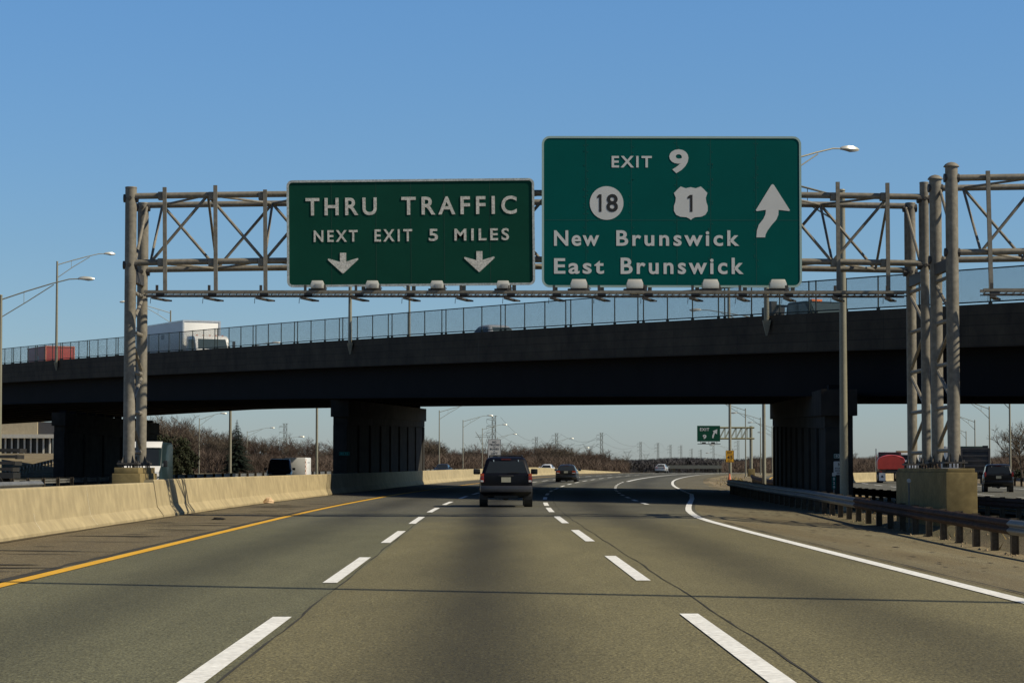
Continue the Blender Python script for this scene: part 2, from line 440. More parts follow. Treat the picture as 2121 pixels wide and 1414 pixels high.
seam('asphalt_joint', -5.80, 14, 118, .16, rnd)
seam('asphalt_joint', lambda y: edge(y) + .33, 14, 60, .05, rnd)
M_DIRT = mat('swept_dirt', (.085, .066, .038), .95, 0, .35, 3)
def grit(off, y0, y1, w, z):
    o = seam('road_grit', off, y0, y1, w, rnd, z); o.data.materials[0] = M_DIRT
grit(lambda y: -8.56 + .22 * math.exp(-((y - 128) / 30) ** 2), 20, 118, .16, .034)
grit(lambda y: shoulder_out(y) - .25, 40, 86, .5, -.45) if False else None
mb = MB()
for k in range(46):             # transverse cracks in the left shoulder
    y = rnd.uniform(24, 100); x0 = rnd.uniform(-8.6, -6.6); l = rnd.uniform(.35, 2.0); n = 7; sl_ = rnd.uniform(-.05, .12)
    x1 = min(x0 + l, -5.66); ww = rnd.uniform(.05, .20)
    pts = []
    for i in range(n):
        t = i / (n - 1); pts.append((x0 + (x1 - x0) * t, y + sl_ * t * l + rnd.uniform(-.05, .05), ww * math.sin(math.pi * (t * .9 + .05))))
    for (xa, ya, wa), (xb, yb, wb) in zip(pts, pts[1:]):
        za, zb = .008 + .03 * (-xa - 5.75) / 3.15, .008 + .03 * (-xb - 5.75) / 3.15
        mb.quad((xa, ya - wa, za), (xb, yb - wb, zb), (xb, yb + wb, zb), (xa, ya + wa, za))
struct(mb.build('shoulder_crack', M_TAR, fix=False))
mb = MB()
for k in range(260):            # dirt and gravel specks swept onto the right shoulder
    y = rnd.choice([rnd.uniform(73, 84), rnd.uniform(30, 84)]); x = rnd.uniform(edge(y) + .5, shoulder_out(y) - .1)
    r = rnd.uniform(.02, .10); el = rnd.uniform(.6, 3)
    z = .006 + rgz(y) * (x - edge(y)) / (shoulder_out(y) - edge(y)) + rz(y)
    n = 6
    mb.add([(x + r * math.cos(i) * rnd.uniform(.6, 1.2), y + el * r * math.sin(i) * rnd.uniform(.6, 1.2), z + .006) for i in [6.283 * j / n for j in range(n)]], [tuple(range(n))])
struct(mb.build('shoulder_dirt', mat('dirt_specks', (.06, .048, .032), .9, 0, .3, 4), fix=False))

# ------------------------------------------------------------------ concrete median barriers
PROF = [(0, 0), (0, .07), (-.16, .30), (-.26, .97), (-.28, 1.0), (-.50, 1.0), (-.52, .97), (-.62, .30), (-.78, .07), (-.78, 0)]
def barrier(label, y0, y1, hs=1.0, off=-8.6, step=5.0, m=M_CONC, group=None, base=.02, mirror=1):
    mb = MB(); rings = []
    n = max(2, int((y1 - y0) / step) + 1)
    for i in range(n + 1):
        y = y0 + (y1 - y0) * i / n
        o = off(y) if callable(off) else off
        rings.append([(cv(y) + o + mirror * px_, y, rz(y) + base + pz * (hs(y) if callable(hs) else hs)) for px_, pz in PROF])
    mb.loft(rings)
    o = mb.build('concrete_barrier', m)
    return tag(o, label, 'barrier', group)
def boff(y): return -8.6 + .22 * math.exp(-((y - 128) / 30) ** 2) - .05
J = 64.2
barrier('nearest pale concrete median barrier section, ending at the step below the gantry post', -30, J - .05, .93, boff, group='concrete median barriers')
barrier('pale concrete median barrier section running from the step to the middle bridge pier', J + .05, 119, 1.0, boff, group='concrete median barriers')
barrier('concrete median barrier section in front of the middle pier under the bridge', 119.06, 182, 1.0, boff, group='concrete median barriers')
barrier('curving pale concrete median barrier beyond the bridge behind the black vehicle', 182.06, 385, lambda y: interp([(285, 1.0), (375, .22), (385, .15)], y), boff, group='concrete median barriers')
# hairline joints and scuffs on the barrier face
mb = MB()
rb = random.Random(3)
for y in [47, 53.5, 72, 83, 86.5, 90, 92, 96, 100, 103, 107, 111, 114]:
    if abs(y - J) < 1.5 or y > 118: continue
    h = rb.uniform(.35, .95); z0 = rb.choice([.05, .10, .3]); hs = .93 if y < J else 1.0
    for a, b in zip(PROF[1:3], PROF[2:4]):
        n = 4
        for i in range(n):
            t0, t1 = i / n, (i + 1) / n
            pa = (boff(y) + a[0] + (b[0] - a[0]) * t0 + .006, y + .02 * math.sin(i + y), .02 + hs * (a[1] + (b[1] - a[1]) * t0))
            pb = (boff(y) + a[0] + (b[0] - a[0]) * t1 + .006, y + .02 * math.sin(i + 1 + y), .02 + hs * (a[1] + (b[1] - a[1]) * t1))
            if pb[2] > h + .05: break
            w_ = rb.uniform(.02, .05) if y > 70 else rb.uniform(.006, .014)
            mb.quad((pa[0], pa[1] - w_, pa[2]), (pb[0], pb[1] - w_, pb[2]), (pb[0], pb[1] + w_, pb[2]), (pa[0], pa[1] + w_, pa[2]))
struct(mb.build('barrier_scuffs', mat('pale_scuff', (.66, .60, .47), .8, 0, .1, 3), fix=False))
barrier('low tan concrete barrier beside the outer carriageway under the far brown wood', 214, 275, .95, lambda y: 30 + (y - 215) * .36 - cv(y), base=-.3)

# ------------------------------------------------------------------ W-beam guardrails
WB = [(0, .0), (.03, .02), (.085, .075), (.085, .105), (.03, .15), (.03, .165), (.085, .21), (.085, .24), (.03, .295), (0, .315)]
def wbeam(pts, ztop, side):
    """pts: list of (x,y,zbase)"""
    mb = MB(); rings = []
    for i, p in enumerate(pts):
        a = Vector(pts[max(0, i - 1)]); b = Vector(pts[min(len(pts) - 1, i + 1)])
        d = (b - a); d.z = 0; d.normalize(); nx = Vector((-d.y, d.x, 0)) * side
        ring_ = []
        for u, z in WB: ring_.append(Vector(p) + nx * u + Vector((0, 0, ztop - .315 + z)))
        for u, z in reversed(WB): ring_.append(Vector(p) + nx * (u - .012) + Vector((0, 0, ztop - .315 + z)))
        rings.append(ring_)
    mb.loft(rings); return mb
def guardrail(label, pts, ztop, side, spacing, rusty=None, post_m=M_POST, group=None, block=True, beam_m=None):
    t = thing('guardrail', label, 'guardrail', (0, 0, 0), 0, group)
    if rusty:
        (a, b), m2 = rusty
        i0 = [p for p in pts if p[1] <= a + .01]; i1 = [p for p in pts if a - .01 <= p[1] <= b + .01]; i2 = [p for p in pts if p[1] >= b - .01]
        for seg, mm, lb in ((i0, M_GALV, None), (i1, m2, 'rusty brown rail section'), (i2, M_GALV, None)):
            if len(seg) > 1:
                o = wbeam(seg, ztop, side).build('rail_beam', mm, t)
                if lb: o['label'] = lb
    else: wbeam(pts, ztop, side).build('rail_beam', beam_m or M_GALV, t)
    # posts
    acc = 0; nxt = .3; k = 0
    for p, q in zip(pts, pts[1:]):
        p, q = Vector(p), Vector(q); l = (q - p).length; d = (q - p).normalized(); nx = Vector((-d.y, d.x, 0)) * side
        while nxt <= acc + l and k < 98:
            c = p + d * (nxt - acc) - nx * .12
            mb = MB(); h = ztop + .02 if block else ztop - .02
            ang = math.atan2(d.y, d.x); rot = Matrix.Rotation(ang, 3, 'Z')
            zc = (h - .3) / 2 + c.z; hz = h + .3
            mb.box((c.x, c.y, zc), (.16, .014, hz), Matrix.Rotation(ang + math.pi / 2, 3, 'Z'))
            for s_ in (-1, 1):
                cc = c + nx * s_ * .075
                mb.box((cc.x, cc.y, zc), (.11, .012, hz), rot)
            cb = p + d * (nxt - acc) - nx * .022
            mb.box((cb.x, cb.y, c.z + ztop - .16), (.10, .04, .33), rot)
            mb.build('post', post_m, t); k += 1; nxt += spacing
        acc += l
    return t
pts = [(railx(y), y, rgz(y) + rz(y)) for y in [20, 30, 40, 45, 49.5, 55, 60, 65, 69, 72.5, 80, 85, 90, 96, 102, 108, 114, 120, 126]]
guardrail('long steel guardrail with a rusty brown length along the right shoulder', pts, .72, 1, 2.1, ((49.5, 72.5), M_RUST))
pts = [(cv(y) + 16.9, y, -.36 + rz(y)) for y in range(52, 262, 6)]
guardrail('low dark guardrail edging the outer carriageway behind the concrete pedestal', pts, .70, 1, 2.6, None, beam_m=M_RUST)
pts = [(-12.3, y, -.02) for y in (30, 40, 50, 58, 66.5)]
guardrail('white-looking steel guardrail behind the barrier at the left edge', pts, 1.0, -1, 3.8, None)
pts = [(cv(y) - 28.4, y, rz(y) - .05) for y in range(120, 420, 10)]
guardrail('distant pale guardrail along the far side of the opposite carriageway', pts, .75, 1, 3.81, None)
pts = [(cv(y) + 37.6, y, rz(y) - .3) for y in range(90, 420, 10)]
guardrail('guardrail along the right side of the outer carriageway by the bare trees', pts, .72, -1, 3.81, None)
# ================================================================== SIGN GANTRIES
def post_base(mb, x, y, z, r):
    """base plate on anchor bolts with gusset fins"""
    mb.box((x, y, z + .13), (r * 3.6, r * 3.6, .05))
    for k in range(8):
        a = 2 * math.pi * k / 8
        mb.tube((x + 1.55 * r * math.cos(a), y + 1.55 * r * math.sin(a), z), (x + 1.55 * r * math.cos(a), y + 1.55 * r * math.sin(a), z + .20), .022, n=6)
    for k in range(4):
        a = 2 * math.pi * (k + .5) / 4
        dx, dy = math.cos(a), math.sin(a)
        mb.add([(x + dx * r * .9, y + dy * r * .9, z + .155), (x + dx * r * 1.7, y + dy * r * 1.7, z + .155), (x + dx * r * .9, y + dy * r * .9, z + .40)], [(0, 1, 2)])
def column(name, x, y, z0, z1, r, parent, dome=False, flat=False):
    mb = MB(); mb.tube((x, y, z0 + .15), (x, y, z1), r, n=24)
    o = mb.build(name, M_GANTRY, parent, smooth=True)
    c = MB()
    if dome:
        c.path([(x, y, z1), (x, y, z1 + .02)], [r * 1.25, r * 1.25], 20)
        c.path([(x, y, z1 + .021), (x, y, z1 + .07), (x, y, z1 + .11), (x, y, z1 + .13)], [r * 1.22, r * 1.0, r * .6, r * .1], 20)
    else: c.path([(x, y, z1 + .001), (x, y, z1 + .035)], [r * 1.06, r * 1.0], 20)
    c.build('cap', M_GANTRY, o, smooth=True)
    b = MB(); post_base(b, x, y, z0, r); b.build('base_plate', M_DARKST, o)
    return o
def tower_brace(mb, xa, ya, xb, yb, z0, z1, r, n):
    """rungs and zigzag between two posts one behind the other"""
    h = (z1 - z0) / n
    for k in range(n + 1):
        mb.tube((xa, ya, z0 + h * k), (xb, yb, z0 + h * k), r, n=8)
        if k < n:
            if k % 2: mb.tube((xa, ya, z0 + h * k + .12), (xb, yb, z0 + h * (k + 1) - .12), r * .9, n=8)
            else: mb.tube((xb, yb, z0 + h * k + .12), (xa, ya, z0 + h * (k + 1) - .12), r * .9, n=8)
def truss(parent, x0, x1, yf, yb, zb, zt, camber, panel, first, r=.085):
    def zz(x, z):
        t = (x - x0) / (x1 - x0); return z + camber * 4 * t * (1 - t)
    def pt(x, y, z): return (x, y, zz(x, z))
    xs = [x0 + (x1 - x0) * k / 12 for k in range(13)]
    for y, z in ((yf, zt), (yf, zb), (yb, zt), (yb, zb)):
        MB().path([pt(x, y, z) for x in xs], r, 14).build('chord', M_GANTRY, parent, smooth=True)
    web = MB(); rw = .042; up = True; x = x0 + first
    nodes = []
    while x < x1 - .1: nodes.append(x); x += panel
    for i, xn in enumerate(nodes):
        top = i % 2 == 1
        if i + 1 < len(nodes):
            xm = nodes[i + 1]
            web.tube(pt(xn, yf, zt if top else zb), pt(xm, yf, zb if top else zt), rw, n=8)
            web.tube(pt(xn, yb, zb if top else zt), pt(xm, yb, zt if top else zb), rw, n=8)
            web.tube(pt(xn, yf if top else yb, zt), pt(xm, yb if top else yf, zt), rw * .8, n=8)
            web.tube(pt(xn, yb if top else yf, zb), pt(xm, yf if top else yb, zb), rw * .8, n=8)
        # inner diagonal tying the front face to the back face
        web.tube(pt(xn, yf, zt if top else zb), pt(xn, yb, zb if top else zt), rw * .9, n=8)
    for xe in (x0 + .12, x1 - .12):
        for y in (yf, yb): web.tube(pt(xe, y, zb), pt(xe, y, zt), rw, n=8)
        web.tube(pt(xe, yf, zb), pt(xe, yb, zt), rw, n=8)
    web.build('web_members', M_GANTRY, parent, smooth=True)
def light_rail(parent, x0, x1, y, z, hang):
    mb = MB()
    mb.bar((x0, y, z + .035), (x1, y, z + .035), .09, .07); mb.bar((x0, y + .42, z + .035), (x1, y + .42, z + .035), .07, .07)
    mb.build('light_rail', M_GANTRY, parent)
    g_ = MB(); n = int((x1 - x0) / .19)
    g_.bar((x0, y - .01, z - .075), (x1, y - .01, z - .075), .04, .03); g_.bar((x0, y + .42, z - .075), (x1, y + .42, z - .075), .04, .03)
    for k in range(n):
        a = x0 + .19 * k
        g_.bar((a, y, z - .06), (a + .11, y + .42, z - .02), .045, .02); g_.bar((a, y, z - .075), (a + .07, y, z + .01), .018, .018)
    g_.build('grating', M_DARKST, parent)
    for x in hang:
        b = MB()
        b.box((x - .10, y - .02, z + .14), (.07, .06, .14)); b.box((x - .02, y + .05, z - .03), (.22, .16, .15))
        b.add([(x - .22, y - .28, z - .14), (x - .06, y - .28, z - .14), (x + .24, y + .5, z - .16), (x + .06, y + .5, z - .16),
               (x - .22, y - .28, z - .18), (x - .06, y - .28, z - .18), (x + .24, y + .5, z - .20), (x + .06, y + .5, z - .20)],
              [(0, 1, 2, 3), (7, 6, 5, 4), (0, 4, 5, 1), (1, 5, 6, 2), (2, 6, 7, 3), (3, 7, 4, 0)])
        b.tube((x - .24, y - .22, z - .14), (x - .25, y - .22, z - .30), .008, n=5)
        b.build('rail_bracket', M_DARKST, parent)

YF, YB = 66.0, 68.3
XL, XR = W(269, 700, YF).x, 12.02
gan = thing('sign_gantry', 'taupe tubular truss sign gantry spanning all lanes and carrying the green signs', 'sign gantry', (0, 0, 0))
ztl, zbl = W(285, 411, YF).z, W(285, 549, YF).z
ztr, zbr = W(1900, 404, YF).z, W(1900, 541, YF).z
PBL, PBR = 1.32, 1.30            # tops of the pedestals
column('post', XL, YF, PBL, W(269, 390, YF).z, .158, gan)
column('post', XL, YB, PBL, ztl + .10, .15, gan)
column('post', XR - .10, YF, PBR, W(1917, 380, YF).z, .125, gan)
column('post', XR - .08, YB, PBR, ztl + .12, .14, gan)
tr = MB()
tower_brace(tr, XL, YF + .1, XL, YB - .1, PBL + .45, zbl - .7, .055, 4)
tr.build('tower_bracing', M_GANTRY, gan, smooth=True); tr = MB()
tower_brace(tr, XR - .1, YF + .1, XR - .1, YB - .1, PBR + .45, zbr - .7, .055, 4)
tr.build('tower_bracing', M_GANTRY, gan, smooth=True)
for x in (XL, XR - .1):
    bk = MB(); bk.box((x, (YF + YB) / 2, zbl - .27), (.14, YB - YF - .3, .30)); bk.build('saddle_beam', M_DARKST, gan)
    for z in (ztl, zbl):
        for y in (YF, YB):
            bk = MB(); bk.tube((x - .2, y, z), (x + .2, y, z), .115, n=12); bk.tube((x, y - .22, z), (x, y + .22, z), .05, n=8); bk.build('chord_clamp', M_DARKST, gan)
truss(gan, XL, XR - .1, YF - .02, YB, (zbl + zbr) / 2, (ztl + ztr) / 2, .10, 1.555, .55)
YH = YF - .16
for px_, pt_ in ((341, 388), (446, 384), (549, 393), (648, 420), (752, 420), (856, 420), (960, 420), (1064, 420), (1150, 420), (1246, 420), (1345, 420), (1443, 420), (1541, 420), (1640, 420), (1735, 377), (1838, 379)):
    a = W(px_, pt_, YH); b = W(px_ + (1 if px_ < 1500 else 2), 604, YH)
    hg = MB().bar(a, (b.x, YH, b.z), .105, .08).build('hanger', M_GANTRY, gan)
    for zc in (ztl + .06, zbl + .07):
        cl = MB(); cl.box((a.x - .10, YF - .03, zc), (.16, .26, .21)); cl.build('clamp', M_GANTRY, hg)
YR = YF - .75
zr = W(1060, 607, YR).z
hx = [W(p, 607, YR).x for p in (333, 441, 548, 640, 745, 852, 962, 1060, 1155, 1248, 1345, 1442, 1540, 1636, 1737, 1845)]
light_rail(gan, W(298, 607, YR).x, W(1878, 607, YR).x, YR, zr, hx)

# second gantry over the outer carriageway, only its left end in view
gan2 = thing('sign_gantry', 'second truss gantry with dome capped posts, running off the right edge', 'sign gantry', (0, 0, 0))
YF2, YB2 = 62.8, 65.1
X2 = 12.06
column('post', X2, YF2, 1.34, W(1970, 346, YF2).z, .165, gan2, dome=True)
column('post', X2, YB2, 1.34, W(1938, 372, YB2).z, .165, gan2, dome=True)
zt2, zb2 = W(2050, 369, YF2).z, W(2050, 523, YF2).z
truss(gan2, X2, X2 + 27, YF2 - .02, YB2, zb2, zt2, .12, 1.62, .75)
tr = MB(); tower_brace(tr, X2, YF2 + .1, X2, YB2 - .1, 1.34 + .45, zb2 - .6, .055, 4); tr.build('tower_bracing', M_GANTRY, gan2, smooth=True)
column('post', X2 + 27, YF2, 1.34, W(1970, 346, YF2).z, .165, gan2, dome=True)
column('post', X2 + 27, YB2, 1.34, W(1938, 372, YB2).z, .165, gan2, dome=True)
bk = MB(); bk.box((X2, (YF2 + YB2) / 2, zb2 - .27), (.14, YB2 - YF2 - .3, .30)); bk.build('saddle_beam', M_DARKST, gan2)
for z in (zt2, zb2):
    for y in (YF2, YB2): bk = MB(); bk.tube((X2 - .2, y, z), (X2 + .2, y, z), .115, n=12); bk.build('chord_clamp', M_DARKST, gan2)
for p, q in ((2046, 2053), (2160, 2166)):
    a = W(p, 354, YF2 - .16); b = W(q, 600, YF2 - .16)
    MB().bar(a, b, .105, .08).build('hanger', M_GANTRY, gan2)
zr2 = W(2090, 603, YF2 - .75).z
light_rail(gan2, W(2037, 603, YF2 - .75).x, X2 + 20, YF2 - .75, zr2, [W(p, 603, YF2 - .75).x for p in (2062, 2175)])

# pedestals
def pedestal(label, x0, x1, y0, y1, z0, z1, m, cap=.12):
    t = thing('concrete_pedestal', label, 'pedestal', ((x0 + x1) / 2, (y0 + y1) / 2, z0))
    w, d, h = x1 - x0, y1 - y0, z1 - z0
    MB().box((0, 0, (h - cap) / 2), (w, d, h - cap)).build('block', m, t, bevel=.02)
    MB().box((0, 0, h - cap / 2 + .001), (w - .10, d - .10, cap)).build('top_slab', m, t, bevel=.015)
    return t
pl = W(235, 985, YF - .55)
pedestal('small weathered concrete pedestal behind the barrier under the left gantry posts', XL - .38, XL + .38, YF - .5, YB + .5, -.05, PBL + .02, M_PEDEST, .16)
pedestal('tall stained concrete pedestal under the cluster of posts on the right', 11.62, 12.42, 61.6, 69.2, -.5, 1.32, M_PEDEST, .10)
mbx = MB()
pedestal('concrete pedestal under the far end of the second gantry', X2 + 26.6, X2 + 27.4, 61.8, 66.5, -.5, 1.32, M_PEDEST, .10)

# ------------------------------------------------------------------ overhead signs
def outline(x0, x1, z0, z1, r, inset=0): return rrect(x0 + inset, x1 - inset, z0 + inset, z1 - inset, max(.02, r - inset))
YSN = YF - .26
k = YSN / F                      # metres per photograph pixel on the sign plane
def zoomA(X, Y): p = W(560 + X * .28289, 260 + Y * .28289, YSN); return p.x, p.z
def zoomB(X, Y): p = W(1100 + X * .28289, 260 + Y * .28289, YSN); return p.x, p.z
o0 = W(851, 590, YSN)
sg = thing('overhead_sign', 'dark green overhead sign reading THRU TRAFFIC with two white down arrows', 'road sign', (o0.x, YSN, o0.z))
sg.rotation_euler = (0, -R(.62), 0)
def A(X, Y):
    x, z = zoomA(X, Y); x -= o0.x; z -= o0.z
    c, s_ = math.cos(R(.62)), math.sin(R(.62)); return x * c + z * s_, -x * s_ + z * c
x0, zt_ = A(118, 400); x1, zb_ = A(1940, 1166); _, zb_ = A(1030, 1176); _, zt_ = A(1030, 394)
out = outline(x0, x1, zb_, zt_, .16)
MB().prism(outline(x0, x1, zb_, zt_, .16, .02), 0, .05).build('panel', M_GREEN1, sg)
mb = MB(); ring(mb, out, outline(x0, x1, zb_, zt_, .16, .062), -.022, .02); mb.build('border', M_EDGE1, sg)
sm = MB()
for fx_ in (.18, .36, .5, .635, .82):
    xx = x0 + (x1 - x0) * fx_; sm.box((xx, -.001, (zb_ + zt_) / 2), (.012, .004, zt_ - zb_ - .14))
sm.build('panel_seam', mat('sign_seam', (.008, .05, .03), .6), sg)
def wordA(txt, X0, X1, Y0, Y1, sp, w=.02):
    xa, za = A(X0, Y1); xb, zc = A(X1, Y0); m_ = MB()
    _, za2 = A((X0 + X1) / 2, Y1); _, zc2 = A((X0 + X1) / 2, Y0)
    add_text(m_, txt, xa, xb, za2, zc2, 0, .014, w, sp); m_.build('lettering', M_BTN, sg)
wordA('THRU', 258, 778, 530, 659, 1.35, .019)
wordA('TRAFFIC', 960, 1803, 518, 652, 1.38, .019)
wordA('NEXT', 318, 638, 767, 852, 1.36, .021)
wordA('EXIT', 763, 1038, 760, 849, 1.40, .021)
wordA('5', 1160, 1227, 757, 846, 1, .021)
wordA('MILES', 1348, 1747, 753, 842, 1.34, .021)
for (cx, cy) in ((532, 0), (1530, -12)):
    poly = [(510, 932), (555, 932), (555, 996), (640, 970), (645, 980), (535, 1083), (528, 1083), (420, 984), (424, 974), (510, 998)]
    m_ = MB(); pp = [A(x + cx - 532, y + cy) for x, y in poly]
    m_.prism(pp, -.014, 0); m_.build('down_arrow', M_BTN, sg)

o1 = W(1391, 592, YSN)
sg2 = thing('overhead_sign', 'big bright green overhead sign for EXIT 9 with route shields and up arrow', 'road sign', (o1.x, YSN, o1.z))
def B(X, Y): x, z = zoomB(X, Y); return x - o1.x, z - o1.z
x0, zt_ = B(78, 78); x1, zb_ = B(1984, 1186)
MB().prism(outline(x0, x1, zb_, zt_, .22, .015), 0, .05).build('panel', M_GREEN2, sg2)
mb = MB(); ring(mb, outline(x0, x1, zb_, zt_, .22), outline(x0, x1, zb_, zt_, .22, .058), -.012, .02); mb.build('border', M_EDGE2, sg2)
sm = MB()
for fx_ in (.17, .345, .52, .65, .825):
    xx = x0 + (x1 - x0) * fx_; sm.box((xx, -.001, (zb_ + zt_) / 2), (.008, .004, zt_ - zb_ - .14))
xa, za = B(90, 692); xb, _ = B(1975, 692); sm.box(((xa + xb) / 2, -.0012, za), (xb - xa - .05, .004, .010))
rr = random.Random(8)
for k_ in range(120):
    xx = x0 + (x1 - x0) * rr.choice((.17, .345, .52, .65, .825)) + rr.choice((-.05, .05)); zz_ = rr.uniform(zb_ + .15, zt_ - .15)
    sm.box((xx, -.002, zz_), (.022, .006, .022))
sm.build('panel_seam', mat('sign_seam_bright', (.01, .085, .062), .6), sg2)
def wordB(txt, X0, X1, Y0, Y1, sp, w=.02, m=M_LET, dep=.008, name='lettering', par=None, y=0):
    xa, za = B(X0, Y1); xb, zc = B(X1, Y0); m_ = MB(); add_text(m_, txt, xa, xb, za, zc, y, dep, w, sp); return m_.build(name, m, par or sg2)
wordB('EXIT', 590, 884, 224, 308, 1.25, .022)
wordB('9', 1012, 1152, 175, 350, 1, .034)
wordB('New', 168, 498, 768, 882, 1.18, .022)
wordB('Brunswick', 624, 1524, 768, 882, 1.26, .022)
wordB('East', 168, 534, 972, 1086, 1.22, .022)
wordB('Brunswick', 656, 1556, 968, 1088, 1.26, .022)
m_ = MB(); cx, cz = B(553, 568); r = 124 * .28289 * k
m_.prism([(cx + r * math.cos(a), cz + r * math.sin(a)) for a in [2 * math.pi * i / 48 for i in range(48)]], -.008, 0)
rs = m_.build('route_shield', M_LET, sg2)
def one(X0, X1, Y0, Y1, par):
    w_ = X1 - X0; P_ = [(X1 - 18, Y0), (X1, Y0), (X1, Y1), (X1 - 18, Y1), (X1 - 18, Y0 + 24), (X0, Y0 + 30), (X0, Y0 + 14)]
    m1 = MB(); m1.prism([B(*q) for q in P_], -.013, -.008); m1.build('numeral', M_INK, par)
one(484, 516, 504, 632, rs); wordB('8', 552, 636, 502, 634, 1, .022, M_INK, .005, 'numeral', rs, -.008)
sh = [(1168, 452), (1205, 460), (1243, 447), (1268, 470), (1291, 495), (1279, 530), (1283, 560), (1293, 590), (1293, 625), (1276, 654), (1246, 668), (1200, 672), (1181, 682), (1170, 692),
      (1158, 682), (1138, 672), (1092, 668), (1062, 654), (1046, 625), (1046, 590), (1056, 560), (1060, 530), (1046, 495), (1070, 470), (1095, 447), (1132, 460)]
m_ = MB(); m_.prism([B(*p) for p in sh], -.008, 0)
rs = m_.build('route_shield', M_LET, sg2); one(1146, 1182, 508, 632, rs)
ar = [(1768, 430), (1778, 436), (1895, 620), (1890, 627), (1812, 618), (1810, 655), (1795, 690), (1760, 730), (1732, 768), (1716, 800), (1714, 819), (1650, 819), (1653, 770), (1668, 725), (1700, 685), (1716, 650), (1719, 618), (1652, 627), (1645, 620), (1758, 436)]
m_ = MB(); m_.prism([B(*p) for p in ar], -.008, 0); m_.build('up_arrow', M_LET, sg2)

# sign lights on the rail
def sign_light(wide, ballast):
    t = thing('sign_light', 'sign light', 'sign light', (0, 0, 0))
    w, h, d = wide
    h2 = h * .55
    mb = MB(); mb.loft([[(-w / 2, -d / 2, .06), (w / 2, -d / 2, .06), (w / 2, d / 2, .06), (-w / 2, d / 2, .06)],
                        [(-w / 2 * 1.02, -d / 2, .06 + h2), (w / 2 * 1.02, -d / 2, .06 + h2), (w / 2 * 1.02, d / 2, .06 + h2), (-w / 2 * 1.02, d / 2, .06 + h2)],
                        [(-w / 2 * .82, -d / 2 * .8, .06 + h), (w / 2 * .82, -d / 2 * .8, .06 + h), (w / 2 * .82, d / 2 * .8, .06 + h), (-w / 2 * .82, d / 2 * .8, .06 + h)]])
    mb.build('housing', M_LAMP, t, bevel=.012)
    b = MB(); b.box((0, .02, .03), (w * 1.35, d * .9, .05)); b.box((w * .55, -.05, .10), (.06, .10, .12)); b.tube((w * .5, -.05, .14), (w * .75, -.08, .05), .012, n=6)
    b.build('bracket', M_DARKST, t)
    if ballast: MB().box((.04, -d / 2 - .07, .11), (w * .55, .14, .12)).build('ballast_box', mat('grey_box', (.33, .33, .31), .6, .1), t, bevel=.008)
    return t
L1 = sign_light((.35, .21, .28), True); L2 = sign_light((.44, .25, .34), False)
order = ['leftmost', 'second from left', 'third from left', 'rightmost']
for i, px_ in enumerate((657, 771, 905, 1042)):
    p = W(px_, 604, YR); o = L1 if i == 0 else dup(L1, (0, 0, 0)); o.location = (p.x, YR + .12, zr + .07)
    tag(o, f'white sign light with a small box, {order[i]} below the THRU TRAFFIC sign', 'sign light', 'sign lights on the gantry rail')
for i, px_ in enumerate((1199, 1315, 1472, 1612)):
    p = W(px_, 604, YR); o = L2 if i == 0 else dup(L2, (0, 0, 0)); o.location = (p.x, YR + .12, zr + .07)
    tag(o, f'larger white sign light, {order[i]} of the four below the EXIT 9 sign', 'sign light', 'sign lights on the gantry rail')

# power cable crossing high above the road, only its shadow reaches the picture
mb = MB(); pc = []
for i in range(25):
    t = -1 + i / 12; x = 20 + 90 * t; pc.append((x, 21.5 - .40 * (x - 20), 19.0 + 5 * t * t))
mb.path(pc, .12, 6); o = mb.build('power_cable', M_WIRE); tag(o, 'overhead power cable above the road whose thin shadow crosses all the lanes', 'power cable')
# ================================================================== OVERPASS
BA = Vector((18.8, 79.2)); BD = Vector((-.454, .891)).normalized(); BN = Vector((BD.y, -BD.x))   # BN points to the far side
BROT = math.atan2(BD.y, BD.x)
BW = 29.0
def bz(s):                        # top of the near parapet
    s = min((s - 5.1) * .935, 128.0); return 1.34 + 1.08 * (5.22 + .0262 * s - .000048 * s * s)
def s_at(px_, t=0):
    k = (W(px_, 700, 100).x) / 100; q = BA + BN * t
    return (q.x - k * q.y) / (k * BD.y - BD.x)
def bp(s, t=0, dz=0): p = BA + BD * s + BN * t; return Vector((p.x, p.y, bz(s) + dz))
SS = [-46, -30, -18] + [6 * i for i in range(-2, 27)] + [175, 200, 240]
def sweep(prof, s0=-46, s1=240):
    """profile in (t, dz) swept along the bridge"""
    mb = MB(); mb.loft([[bp(s, t, z) for t, z in prof] for s in SS if s0 <= s <= s1]); return mb
